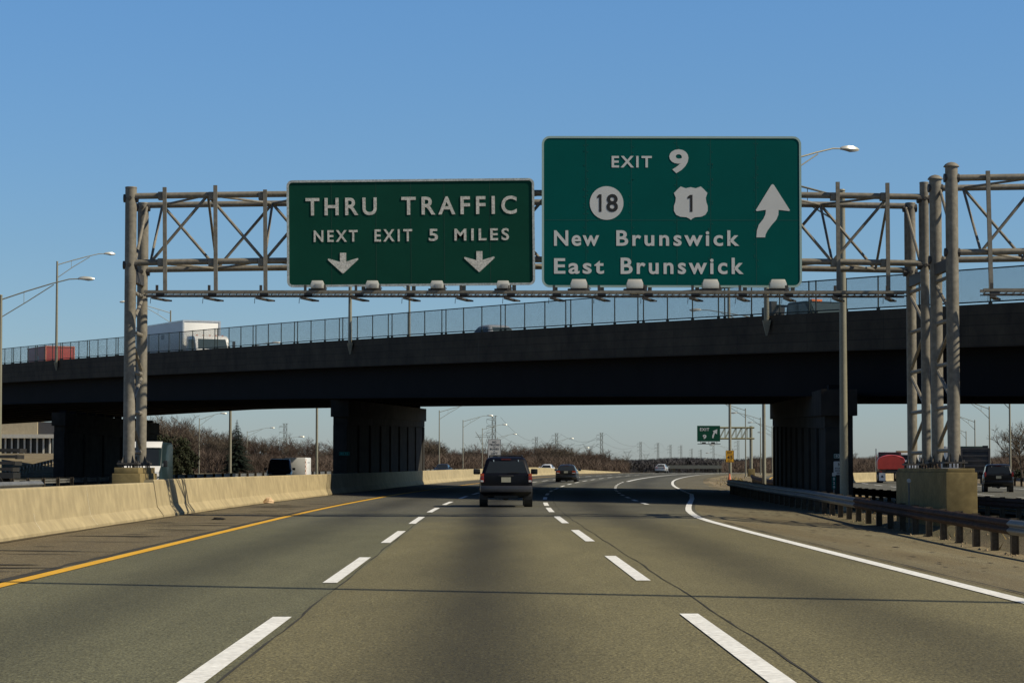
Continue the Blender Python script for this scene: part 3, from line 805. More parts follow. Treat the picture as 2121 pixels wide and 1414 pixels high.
def fascia_mat():
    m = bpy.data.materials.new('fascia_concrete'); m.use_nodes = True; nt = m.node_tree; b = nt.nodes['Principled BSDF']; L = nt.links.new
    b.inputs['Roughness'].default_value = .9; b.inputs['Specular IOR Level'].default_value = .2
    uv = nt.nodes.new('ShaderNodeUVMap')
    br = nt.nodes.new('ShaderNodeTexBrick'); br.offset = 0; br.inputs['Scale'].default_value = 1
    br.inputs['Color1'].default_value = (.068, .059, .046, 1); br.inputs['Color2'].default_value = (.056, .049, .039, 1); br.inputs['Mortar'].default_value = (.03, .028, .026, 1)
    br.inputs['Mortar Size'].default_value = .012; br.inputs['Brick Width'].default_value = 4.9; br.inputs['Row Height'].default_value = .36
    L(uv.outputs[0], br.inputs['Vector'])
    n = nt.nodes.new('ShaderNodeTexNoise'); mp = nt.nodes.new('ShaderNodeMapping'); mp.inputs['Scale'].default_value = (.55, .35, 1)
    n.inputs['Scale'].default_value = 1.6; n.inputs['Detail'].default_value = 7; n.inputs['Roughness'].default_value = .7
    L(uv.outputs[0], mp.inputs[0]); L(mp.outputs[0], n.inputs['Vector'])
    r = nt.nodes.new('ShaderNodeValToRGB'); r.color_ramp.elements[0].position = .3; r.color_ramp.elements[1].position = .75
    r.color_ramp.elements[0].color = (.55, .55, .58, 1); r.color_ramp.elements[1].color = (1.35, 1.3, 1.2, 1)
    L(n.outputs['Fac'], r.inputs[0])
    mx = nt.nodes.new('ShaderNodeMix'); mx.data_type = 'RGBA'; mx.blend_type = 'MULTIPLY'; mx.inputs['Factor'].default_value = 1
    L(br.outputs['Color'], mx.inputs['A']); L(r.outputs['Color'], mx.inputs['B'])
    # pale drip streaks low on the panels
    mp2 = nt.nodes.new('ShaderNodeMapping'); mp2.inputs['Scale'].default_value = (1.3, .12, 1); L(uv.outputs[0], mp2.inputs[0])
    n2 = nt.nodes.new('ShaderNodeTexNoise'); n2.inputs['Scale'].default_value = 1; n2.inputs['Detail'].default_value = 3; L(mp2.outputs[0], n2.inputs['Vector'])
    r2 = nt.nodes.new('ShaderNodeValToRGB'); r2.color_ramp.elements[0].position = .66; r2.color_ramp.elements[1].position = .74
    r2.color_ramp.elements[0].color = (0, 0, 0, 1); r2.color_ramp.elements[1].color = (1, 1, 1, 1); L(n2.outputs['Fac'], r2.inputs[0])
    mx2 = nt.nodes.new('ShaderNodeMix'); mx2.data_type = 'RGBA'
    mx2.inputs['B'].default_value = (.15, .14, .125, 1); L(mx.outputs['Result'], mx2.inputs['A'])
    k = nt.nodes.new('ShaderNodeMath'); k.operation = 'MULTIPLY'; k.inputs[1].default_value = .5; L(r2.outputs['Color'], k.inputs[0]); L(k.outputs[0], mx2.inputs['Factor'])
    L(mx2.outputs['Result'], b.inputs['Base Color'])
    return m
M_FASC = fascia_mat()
M_GIRD = mat('girder_paint', (.006, .006, .008), .9, 0, .25, .6)
M_DECK = mat('deck_concrete', (.04, .038, .036), .9, 0, .2, .5)
bridge = thing('overpass_bridge', 'dark highway overpass crossing the road on a steep skew behind the signs', 'bridge', (0, 0, 0))
def uvface(mb, t):
    mb.uv = [(0, 0)] * len(mb.v)
FH = 1.47
mb = sweep([(0, 0), (.30, 0), (.34, -1.2), (.34, -FH), (0, -FH)])
mb.uv = []
for s in [q for q in SS]:
    for (t, z) in [(0, 0), (.30, 0), (.34, -1.2), (.34, -FH), (0, -FH)]: mb.uv.append((s + t, z))
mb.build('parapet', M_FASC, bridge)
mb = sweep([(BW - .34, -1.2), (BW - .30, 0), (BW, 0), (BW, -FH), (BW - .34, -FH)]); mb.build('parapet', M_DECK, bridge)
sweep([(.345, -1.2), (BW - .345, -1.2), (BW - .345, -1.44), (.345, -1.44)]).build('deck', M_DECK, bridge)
for i in range(11):
    t = 1.1 + (BW - 2.2) * i / 10
    sweep([(t - .02, -1.445), (t + .02, -1.445), (t + .02, -3.10), (t + .24, -3.105), (t + .24, -3.15), (t - .24, -3.15), (t - .24, -3.105), (t - .02, -3.10)]).build('girder', M_GIRD, bridge)
mb = MB()
for s in range(-40, 200, 8):
    for i in range(10):
        t0 = 1.13 + (BW - 2.2) * i / 10; t1 = t0 + (BW - 2.2) / 10 - .06
        mb.bar(bp(s, t0, -1.9), bp(s, t1, -1.9), .05, .7)
mb.build('cross_frames', M_GIRD, bridge)

# piers --------------------------------------------------------------
def pier(label, p0, p1, ztop0, ztop1, zb=-.2, w=.85, capw=1.02, caph=.95, ncol=9):
    t = thing('bridge_pier', label, 'bridge pier', (p0[0], p0[1], 0), 0, 'piers under the overpass')
    a, b = Vector((0, 0)), Vector((p1[0] - p0[0], p1[1] - p0[1])); d = b.normalized(); n = Vector((-d.y, d.x)); l = b.length
    def zt(u): return ztop0 + (ztop1 - ztop0) * u / l
    def ringc(u, hw, z0, z1):
        c = d * u; return [(c.x + n.x * hw, c.y + n.y * hw, z0), (c.x - n.x * hw, c.y - n.y * hw, z0), (c.x - n.x * hw, c.y - n.y * hw, z1), (c.x + n.x * hw, c.y + n.y * hw, z1)]
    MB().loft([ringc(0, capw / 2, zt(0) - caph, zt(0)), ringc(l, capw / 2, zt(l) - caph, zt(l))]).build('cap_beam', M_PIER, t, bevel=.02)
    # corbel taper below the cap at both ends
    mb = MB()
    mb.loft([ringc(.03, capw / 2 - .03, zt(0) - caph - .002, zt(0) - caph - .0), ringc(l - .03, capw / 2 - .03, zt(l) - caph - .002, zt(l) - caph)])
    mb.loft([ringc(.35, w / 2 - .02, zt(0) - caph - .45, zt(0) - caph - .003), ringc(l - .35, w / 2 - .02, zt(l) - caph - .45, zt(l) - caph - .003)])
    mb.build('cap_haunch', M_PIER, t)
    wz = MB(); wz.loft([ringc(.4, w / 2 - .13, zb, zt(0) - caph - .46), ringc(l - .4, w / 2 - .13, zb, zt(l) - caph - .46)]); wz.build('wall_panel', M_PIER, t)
    for i in range(ncol):
        u = .62 + (l - 1.24) * i / (ncol - 1)
        m_ = MB(); h = w / 2 - .03
        m_.loft([ringc(u - .45, h, zb, zt(u) - caph - .452), ringc(u + .45, h, zb, zt(u) - caph - .452)])
        m_.build('column', M_PIER, t, bevel=.04)
    for i in range(11):           # bearings between the cap and the girders
        s_ = l * (i + .5) / 11; c = d * s_; MB().box((c.x, c.y, zt(s_) + .10), (.5, .5, .2)).build('bearing', M_GIRD, t)
    return t
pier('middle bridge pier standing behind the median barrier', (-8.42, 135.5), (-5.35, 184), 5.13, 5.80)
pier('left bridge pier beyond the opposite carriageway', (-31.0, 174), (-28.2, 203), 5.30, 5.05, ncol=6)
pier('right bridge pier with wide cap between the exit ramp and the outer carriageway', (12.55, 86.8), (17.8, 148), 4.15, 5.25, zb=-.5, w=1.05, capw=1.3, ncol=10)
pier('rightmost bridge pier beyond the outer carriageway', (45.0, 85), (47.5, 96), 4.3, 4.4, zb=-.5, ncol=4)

# chain link fence -----------------------------------------------------
def mesh_mat():
    m = bpy.data.materials.new('chain_link'); m.use_nodes = True; nt = m.node_tree; L = nt.links.new; b = nt.nodes['Principled BSDF']
    b.inputs['Base Color'].default_value = (.13, .165, .15, 1); b.inputs['Roughness'].default_value = .6
    uv = nt.nodes.new('ShaderNodeUVMap'); sep = nt.nodes.new('ShaderNodeSeparateXYZ'); L(uv.outputs[0], sep.inputs[0])
    def M(op, a, c):
        n = nt.nodes.new('ShaderNodeMath'); n.operation = op
        for i, v in enumerate((a, c)):
            if isinstance(v, (int, float)): n.inputs[i].default_value = v
            else: L(v, n.inputs[i])
        return n.outputs[0]
    k = 1 / .062
    a = M('FRACT', M('MULTIPLY', M('ADD', sep.outputs[0], sep.outputs[1]), k), 0)
    c = M('FRACT', M('MULTIPLY', M('SUBTRACT', sep.outputs[0], sep.outputs[1]), k), 0)
    w = M('MAXIMUM', M('LESS_THAN', a, .225), M('LESS_THAN', c, .225))
    tr = nt.nodes.new('ShaderNodeBsdfTransparent'); mx = nt.nodes.new('ShaderNodeMixShader')
    L(w, mx.inputs[0]); L(tr.outputs[0], mx.inputs[1]); L(b.outputs[0], mx.inputs[2])
    L(mx.outputs[0], nt.nodes['Material Output'].inputs['Surface'])
    return m
M_MESH = mesh_mat(); M_FENCE = mat('fence_green', (.03, .042, .035), .6, .1, .15, 3)
FEH = 1.23
fence = thing('chain_link_fence', 'tall green chain link fence along the near parapet of the overpass', 'fence', (0, 0, 0))
mb = MB(); mb.uv = []
fs = [s for s in [-18 + 3.225 * i for i in range(51)]]
for s in fs:
    for z in (.05, FEH): mb.v.append(tuple(bp(s, .12, z))); mb.uv.append((s, z))
mb.f = [(2 * i, 2 * i + 2, 2 * i + 3, 2 * i + 1) for i in range(len(fs) - 1)]
mb.build('wire_mesh', M_MESH, fence, fix=False)
for z in (.085, FEH):
    MB().path([bp(s, .12, z) for s in fs], .026, 6).build('rail', M_FENCE, fence)
for i in range(25):
    for q in (0.0, .47, 2.47, 4.47):
        s = -18 + 6.45 * i + q
        m_ = MB(); m_.tube(bp(s, .12, 0), bp(s, .12, FEH + .03), .030, n=6); m_.box(bp(s, .12, .03), (.12, .12, .06)); m_.build('post', M_FENCE, fence)
dup(fence, tuple(BN * (BW - .24)) if False else (BN.x * (BW - .24), BN.y * (BW - .24), 0), label='chain link fence along the far parapet, hidden behind the deck')

# ------------------------------------------------------------------ street lamps
def street_lamp(label, base, height, az, arm=4.4, r=(.115, .065), group=None, rise=.75, brace=.95, lamp=1.0, foot=None):
    """az: direction of the arm in plan"""
    t = thing('street_lamp', label, 'street lamp', base, 0, group)
    m_ = MB(); m_.tube((0, 0, 0), (0, 0, height), r[0], r[1], 14); m_.path([(0, 0, height), (0, 0, height + .05)], [r[1] * 1.25, r[1] * .9], 12)
    p = m_.build('pole', M_POLE, t, smooth=True)
    if foot == 'bracket':
        b = MB(); b.loft([[(-.16, -.16, .06), (.16, -.16, .06), (.16, .16, .06), (-.16, .16, .06)], [(-.03, -.03, -.55), (.03, -.03, -.55), (.03, .03, -.55), (-.03, .03, -.55)]]); b.build('bracket', M_POLE, p)
    else:
        b = MB(); b.box((0, 0, .025), (.36, .36, .05)); b.path([(0, 0, .05), (0, 0, .22)], [r[0] * 1.5, r[0] * 1.15], 12); b.build('base_flange', M_POLE, p)
    c, s_ = math.cos(az), math.sin(az)
    def q(u, z): return (c * u, s_ * u, height + z)
    a = MB()
    a.path([q(.02, -.22), q(arm * .3, rise * .42 - .15), q(arm * .6, rise * .80 - .08), q(arm * .8, rise * .97), q(arm - .35, rise * 1.0)], [.034, .034, .032, .030, .028], 8)
    a.path([q(.02, -.22 - brace), q(arm * .3, -.35 * brace), q(arm * .62, rise * .78 - .12)], .026, 8)
    a.tube(q(arm * .27, rise * .37 - .18), q(arm * .27, -.42 * brace - .02), .014, n=6)
    a.build('arm', M_POLE, t, smooth=True)
    l = MB(); zc = rise
    ww = .17 * lamp; ll = .85 * lamp
    rings = []
    for u, hw, zu, zd in ((-.02, .05, .05, -.05), (.10, .7 * ww, .10, -.04), (.35, ww, .13, -.06), (.6, ww, .12, -.10), (.85, .8 * ww, .08, -.08), (1.0, .35 * ww, .03, -.03)):
        U = arm - .40 + u * ll
        px_ = lambda off, z: (c * U - s_ * off, s_ * U + c * off, height + zc + z * lamp)
        rings.append([px_(-hw, 0), px_(-hw * .7, zd), px_(hw * .7, zd), px_(hw, 0), px_(hw * .7, zu), px_(-hw * .7, zu)])
    l.loft(rings); l.build('lamp_head', M_LAMP, t, smooth=True)
    return t
# on the near parapet: arms reach in over the deck
azn = math.atan2(BN.y, BN.x)
for lab, px_, top in (('bridge lamp on the near parapet left of the gantry, above the red box truck', 117, 543), ('bridge lamp on the near parapet whose pole rises behind the THRU TRAFFIC sign', 725, 415),
               ('bridge lamp behind the EXIT 9 sign with its head showing past the top right', 1588, 335)):
    p = bp(s_at(px_, -.16), -.16, -.25)
    h = W(1000, top, p.y).z - p.z
    street_lamp(lab, p, h, azn, 4.0, (.105, .07), 'lamps on the overpass', foot='bracket')
for lab, px_ in (('bridge lamp on the far parapet above the white box truck', 353), ('bridge lamp on the far parapet rising between the two green signs', 848), ('bridge lamp on the far parapet near the tow truck', 1510)):
    p = bp(s_at(px_, BW + .16), BW + .16, -.25); street_lamp(lab, p, 7.6, azn + math.pi, 4.9, (.11, .07), 'lamps on the overpass', foot='bracket')
# lamps standing on the ground
def ground_lamp(label, px_, Y, ytop, az, arm, r=(.12, .07), zb=None, group='street lamps along the highway', lamp=1.0, rise=.75, brace=.95):
    p = W(px_, ytop, Y); z0 = rz(Y) - .3 if zb is None else zb
    return street_lamp(label, (p.x, Y, z0), p.z - z0, az, arm, r, group, lamp=lamp, rise=rise, brace=brace)
ground_lamp('tall lamp at the left edge of the picture, its arm over the opposite carriageway', 2, 130, 612, R(8), 4.5, (.13, .08), rise=.95)
ground_lamp('tall tan lamp pole in front of the right bridge pier', 1744, 82.5, 395, R(165), 4.4, (.15, .10), zb=-.3)
ground_lamp('thick lamp pole just left of the right pier, its head above the deck', 1581, 178, 655, R(172), 5.0, (.15, .10), rise=.5)
ground_lamp('tall pole in the grass carrying the yellow EXIT 45 sign', 1511, 205, 700, R(172), 4.6, (.14, .09))
RP = [(1544, 846, 313, 'nearest'), (1575, 865, 371, 'second'), (1599, 883, 448, 'third'), (1611, 902, 540, 'fourth')]
for px_, yt, Y, wn in RP: ground_lamp(f'{wn} of the lamps in a row behind the EXIT 9 cantilever sign', px_, Y, yt, R(168), 4.0 * 1.0, (.10, .06), lamp=1.1)
for i, (px_, yt, Y) in enumerate(((1518, 929, 900), (1500, 944, 1150), (1487, 956, 1500), (1473, 966, 1900))):
    ground_lamp('tiny distant lamp with a white head, left of the far woods beyond the exit sign', px_, Y, yt, R(175), 7.5, (.18, .12), zb=-2.6, group='tiny far lamps on the right', lamp=2.0, rise=1.4)
LP = [(910, 850, 327, 'nearest'), (959, 870, 393, 'second'), (999, 887, 476, 'third'), (1030, 905, 612, 'fourth'), (1152, 913, 701, 'fifth'), (1184, 931, 900, 'sixth'), (1199, 947, 1150, 'seventh'), (1206, 960, 1500, 'eighth')]
for px_, yt, Y, wn in LP:
    ground_lamp(f'{wn} in the row of lamps receding beyond the barrier right of the middle pier', px_, Y, yt, R(10), 4.4 * max(1, Y / 700), (.09 * max(1, Y / 700), .06 * max(1, Y / 600)), lamp=1.15 * max(1, Y / 600), zb=rz(Y) - .4)
for px_, yt, Y, wn, arm in ((413, 866, 374, 'nearest', 3.6), (512, 893, 514, 'second', 5.2), (574, 910, 653, 'third', 6.2), (621, 929, 964, 'fourth', 5)):
    ground_lamp(f'{wn} in the row of lamps before the bare trees left of the middle pier', px_, Y, yt, R(10), arm, (.09, .06) if Y < 600 else (.13, .1), lamp=1.15 if Y < 600 else 1.8, zb=rz(Y) - .3)
ground_lamp('thick lamp pole left of the dark minivan, rising behind the overpass', 478, 236, 725, R(10), 4.4, (.15, .11))
ground_lamp('thick lamp pole right of the white trailer, rising behind the overpass', 657, 236, 730, R(10), 4.4, (.13, .10))
for px_, yt, Y, wn in ((2091, 812, 172, 'nearest'), (2049, 842, 236, 'second'), (2019, 870, 300, 'third'), (2001, 893, 380, 'fourth')):
    ground_lamp(f'{wn} in the row of lamps along the outer carriageway at the right edge', px_, Y, yt, R(172), 2.9 if Y < 350 else 2.5, (.085, .06), lamp=.9, rise=.6)
# ================================================================== VEHICLES
def paint(name, col, rough=.3, coat=.4, spec=.5): return mat(name, col, rough, 0, .04, .7, coat=coat, spec=spec)
def wheel(parent, x, y, r, w, name='wheel'):
    m_ = MB(); s_ = 1 if x > 0 else -1
    m_.path([(x - w / 2, y, r), (x - w / 2 + .03, y, r), (x + w / 2 - .03, y, r), (x + w / 2, y, r)], [r - .03, r, r, r - .03], 24)
    o = m_.build(name, M_RUBBER, parent, smooth=True, angle=30)
    d = MB(); d.path([(x + s_ * (w / 2 - .01), y, r), (x + s_ * (w / 2 + .012), y, r)], [r * .62, r * .56], 20); d.build('rim', M_RIM, o)
    return o
def car(name, label, cat, loc, rotz, sp, m_paint, group=None, taillit=None, plate=True, roofrack=False, spoiler=False, bumper=None, glass_m=None):
    t = thing(name, label, cat, loc, rotz, group)
    L, Wd, H, cl, belt = sp['L'], sp['W'], sp['H'], sp['clr'], sp['belt']
    hw = Wd / 2; G = glass_m or M_GLASS
    st = [(-L / 2, sp['tail'] - .05, .90, cl + .22), (-L / 2 + .05, sp['tail'] - .01, .955, cl + .10), (-L / 2 + .18, sp['tail'], .985, cl + .03), (sp['gb'][0] + .15, belt - .01, 1, cl), (0, belt, 1, cl),
          (sp['gb'][1] - .1, belt, 1, cl), (sp['gb'][1] + .15, sp['hood'], .99, cl), (L / 2 - .35, sp['nose'] + .06, .96, cl + .02), (L / 2 - .1, sp['nose'], .90, cl + .06), (L / 2, sp['nose'] - .16, .80, cl + .18)]
    st.sort(key=lambda q: q[0])
    rings = []
    for y, zt, ws, zb in st:
        w = hw * ws; zm = zb + (zt - zb) * .55
        half = [(w * .86, zb), (w * .97, zb + .10), (w, zm), (w * .985, zt - .10), (w * .945, zt - .02), (w * .80, zt)]
        rings.append([(x, y, z) for x, z in half] + [(-x, y, z) for x, z in reversed(half)])
    b = MB(); b.loft(rings)
    # cabin
    g0, g1 = sp['gb']; h0, h1 = sp['gt']; rw = sp['roofw']
    def cab(f, inset=0.):        # f 0 at the belt, 1 at the roof edge
        w = hw * (.93 + (rw - .93) * f) - inset; a = g0 + (h0 - g0) * f + inset; c = g1 + (h1 - g1) * f - inset
        z = belt - .03 + (H - .07 - belt + .03) * f; k_ = .10
        return w, a, c, z
    rr_ = []
    for f, ins, dz in ((0, 0, 0), (.9, 0, 0), (1, .03, .0), (1, .10, .045), (1, .26, .07)):
        w, a, c, z = cab(f); w -= ins; a += ins * 1.6; c -= ins * 2.2; z += dz; k_ = .09
        rr_.append([(w, a + k_, z), (w, c - k_ * 2, z), (w - k_, c, z), (-w + k_, c, z), (-w, c - k_ * 2, z), (-w, a + k_, z), (-w + k_, a, z), (w - k_, a, z)])
    b.loft(rr_)
    b.build('body', m_paint, t, smooth=True, angle=32)
    # underbody
    u = MB(); u.box((0, 0, cl + .05), (Wd * .78, L * .86, .16)); u.box((0, -L / 2 + .5, cl - .04), (Wd * .45, .5, .14)); u.tube((-hw * .7, -L / 2 + 1.0, cl - .02), (hw * .7, -L / 2 + 1.0, cl - .02), .07, n=10); u.path([(0, -L / 2 + .9, cl - .03), (0, -L / 2 + 1.1, cl - .03)], [.15, .15], 10)
    u.build('underbody', M_BLACK, t)
    # glass
    def face_rear(f0, f1, m0, m1, off=.006):
        w0, a0, _, z0 = cab(f0); w1, a1, _, z1 = cab(f1)
        return [(-w0 + m0, a0 - off, z0), (w0 - m0, a0 - off, z0), (w1 - m1, a1 - off, z1), (-w1 + m1, a1 - off, z1)]
    def face_front(f0, f1, m0, m1, off=.006):
        w0, _, c0, z0 = cab(f0); w1, _, c1, z1 = cab(f1)
        return [(w0 - m0, c0 + off, z0), (-w0 + m0, c0 + off, z0), (-w1 + m1, c1 + off, z1), (w1 - m1, c1 + off, z1)]
    q = MB(); q.quad(*face_rear(.10, .84, .12, .13)); o = q.build('rear_window', G, t)
    q = MB(); q.quad(*face_front(.06, .86, .11, .12)); q.build('windshield', G, t)
    nsw = sp.get('side', [(.06, .50), (.53, .94)])
    for s_ in (-1, 1):
        for ua, ub in nsw:
            q = MB(); pts_ = []
            for f, uu in ((.10, ua), (.10, ub), (.86, ub), (.86, ua)):
                w, a, c, z = cab(f); a2, c2 = a + .12, c - .22
                pts_.append((s_ * (w + .006), a2 + (c2 - a2) * uu, z))
            q.quad(*pts_); q.build('side_window', G, t)
        m_ = MB(); my = g1 - .35
        m_.box((s_ * (hw + .11), my, belt + .07), (.24, .12, .19)); m_.build('mirror', m_paint if sp.get('pm') else M_BLACK, t, bevel=.035)
    # rear lamps
    for s_ in (-1, 1):
        x = s_ * (hw - sp.get('tlx', .13)); zt_ = sp.get('tlz', (belt - .34, belt + .03)); yy = -L / 2 + .012
        m_ = MB(); m_.box((x, yy, (zt_[0] + zt_[1]) / 2), (sp.get('tlw', .15), .14, zt_[1] - zt_[0])); o = m_.build('tail_light', M_TAIL, t, bevel=.015)
        if sp.get('tl3', True):
            MB().box((x, yy - .02, zt_[1] - .05), (sp.get('tlw', .15) * .8, .115, .075)).build('turn_lens', M_AMBER, o)
            MB().box((x, yy - .02, zt_[0] + .045), (sp.get('tlw', .15) * .8, .115, .06)).build('reverse_lens', M_CLEAR, o)
    for s_ in (-1, 1):
        MB().box((s_ * (hw - .28), L / 2 - .07, sp['nose'] - .16), (.36, .12, .15)).build('headlight', M_CLEAR, t, bevel=.02)
    m_ = MB(); bz0 = cl + .13
    m_.loft([[(x, y, z) for x, y in ((-hw * .99, -L / 2 + .25), (-hw * .97, -L / 2 - .04), (-hw * .6, -L / 2 - .10), (hw * .6, -L / 2 - .10), (hw * .97, -L / 2 - .04), (hw * .99, -L / 2 + .25))] for z in (bz0 - .02, bz0 + .20)])
    o = m_.build('rear_bumper', bumper or m_paint, t, bevel=.03)
    if plate:
        MB().box((0, sp.get('ply', -L / 2 - .022), sp.get('plz', belt - .24)), (.32, .02, .17)).build('license_plate', mat('plate', (.42, .40, .30), .4, 0, .1, 9), t)
    if sp.get('chmsl', True):
        w1, a1, _, z1 = cab(.95); MB().box((0, a1 - .02, z1), (.34, .03, .045)).build('brake_light', mat('dark_red_lens', (.10, .012, .01), .3), t)
    if roofrack:
        m_ = MB()
        for s_ in (-1, 1):
            x = s_ * hw * rw * .84; m_.path([(x, h0 + .25, H - .01), (x, h0 + .35, H + .03), (x, h1 - .5, H + .03), (x, h1 - .35, H - .01)], .022, 8)
        for y in (h0 + .45, h0 + 1.5): m_.tube((-hw * rw * .84, y, H + .033), (hw * rw * .84, y, H + .033), .02, n=8)
        m_.build('roof_rack', M_BLACK, t)
    if sp.get('wiper'):
        w0, a0, _, z0 = cab(.12); m_ = MB(); m_.bar((.05, a0 - .03, z0), (.42, a0 - .03, z0 + .02), .018); m_.build('wiper', M_BLACK, t)
        for s_ in (-1, 1):
            w1, a1, _, z1 = cab(.90); MB().box((s_ * .42, a1 - .025, z1 - .02), (.035, .03, .07)).build('window_hinge', M_CHROME, t)
        MB().box((0, -L / 2 - .02, belt - .07), (.5, .03, .05)).build('hatch_handle', M_CHROME if False else M_BLACK, t, bevel=.01)
    wr = sp['wr']; wb_ = sp['wb']
    for y in (sp.get('wy', -L / 2 + .95), sp.get('wy', -L / 2 + .95) + wb_):
        for s_ in (-1, 1):
            wheel(t, s_ * (hw - .125), y, wr, .24)
            a = MB(); a.path([(s_ * (hw - .28), y, wr), (s_ * (hw + .004), y, wr)], [wr + .07, wr + .07], 24); a.build('wheel_arch', M_BLACK, t)
    return t

SUV = dict(L=4.65, W=1.80, H=1.72, clr=.40, belt=1.13, tail=1.13, hood=1.08, nose=.98, gb=(-2.27, 1.05), gt=(-2.02, .30), roofw=.74, wr=.36, wb=2.83, side=[(.04, .30), (.33, .62), (.65, .97)], wiper=True, tlw=.12, tlx=.085,
           tlz=(.84, 1.14), plz=.93, pm=False)
p = W(1047.5, 1048, 84)
car('sport_utility_vehicle', 'black sport utility vehicle driving ahead in the middle lane', 'car', (p.x, 84.5, 0), R(0), SUV, paint('black_navy_paint', (.004, .0045, .008), .35, .08, .25), roofrack=True,
    bumper=mat('grey_bumper', (.045, .045, .05), .35, .2, .15, 3, coat=.1))
SED = dict(L=4.75, W=1.78, H=1.45, clr=.22, belt=.93, tail=1.0, hood=.93, nose=.78, gb=(-1.75, 1.1), gt=(-1.05, .25), roofw=.66, wr=.33, wb=2.75, tlz=(.70, .92), plz=.82, tlw=.30, tlx=.24, tl3=True, pm=True)
Y = 203
p = W(1175, 990, Y)
car('sedan', 'dark grey sedan driving in the right lane beyond the overpass', 'car', (p.x, Y, rz(Y) + .01), -.08, SED, paint('dark_grey_paint', (.018, .020, .022)))
Y = 400; p = W(1371, 975, Y)
car('sedan', 'small silver sedan far away on the crest of the road', 'car', (p.x, Y, rz(Y) + .02), -.19, SED, paint('silver_paint', (.42, .43, .44)))
Y = 300; p = W(917, 970, Y)
car('sedan', 'dark car roof showing above the barrier just right of the middle pier', 'car', (p.x, Y, rz(Y) - .05), math.pi - .13, SED, paint('black_car_paint', (.012, .013, .015), .4, .1, .3))
Y = 345; p = W(1133, 968, Y)
car('sedan', 'white car roof peeking over the far barrier left of the dark grey sedan', 'car', (p.x, Y, rz(Y) - .1), math.pi - .15, SED, paint('white_car_paint', (.7, .7, .7)))
VAN = dict(L=5.2, W=2.06, H=1.93, clr=.25, belt=1.05, tail=1.05, hood=1.02, nose=.82, gb=(-2.35, 1.65), gt=(-2.1, .55), roofw=.80, wr=.34, wb=2.95, side=[(.03, .34), (.37, .66), (.69, .96)], pm=False)
Y = 197; p = W(580, 985, Y)
mv = car('minivan', 'dark blue minivan towing a white trailer in the opposite carriageway', 'minivan', (p.x, Y, rz(Y) - .02), math.pi + .06, VAN, paint('dark_blue_paint', (.010, .012, .022)), roofrack=True)
MB().box((.72, 2.60, .66), (.18, .06, .09)).build('turn_signal', M_AMBER, mv, bevel=.01)
# trailer
Y = 203.5; p = W(617, 985, Y)
t = thing('box_trailer', 'small white box trailer with orange and red edge stripes behind the dark minivan', 'trailer', (p.x, Y, rz(Y)), -.06)
MB().box((0, 0, 1.25), (1.75, 3.4, 1.55)).build('cargo_box', M_WHITE, t, bevel=.05)
m_ = MB()
for k_ in range(8): m_.box((.882, -1.60 + (k_ % 2) * .2, .58 + k_ * .18), (.012, .22, .15))
m_.build('edge_stripes', mat('orange_stripe', (.62, .18, .03), .5), t)
m_ = MB(); m_.box((.882, .2, 1.62), (.012, 1.3, .06)); m_.build('side_stripe', mat('grey_stripe', (.2, .2, .22), .5), t)
MB().box((0, 0, .38), (1.3, 2.7, .14)).build('chassis', M_BLACK, t)
for s_ in (-1, 1): wheel(t, s_ * .68, .1, .30, .18)
m_ = MB(); m_.bar((0, -1.4, .4), (0, -2.2, .4), .1); m_.build('tow_bar', M_BLACK, t)

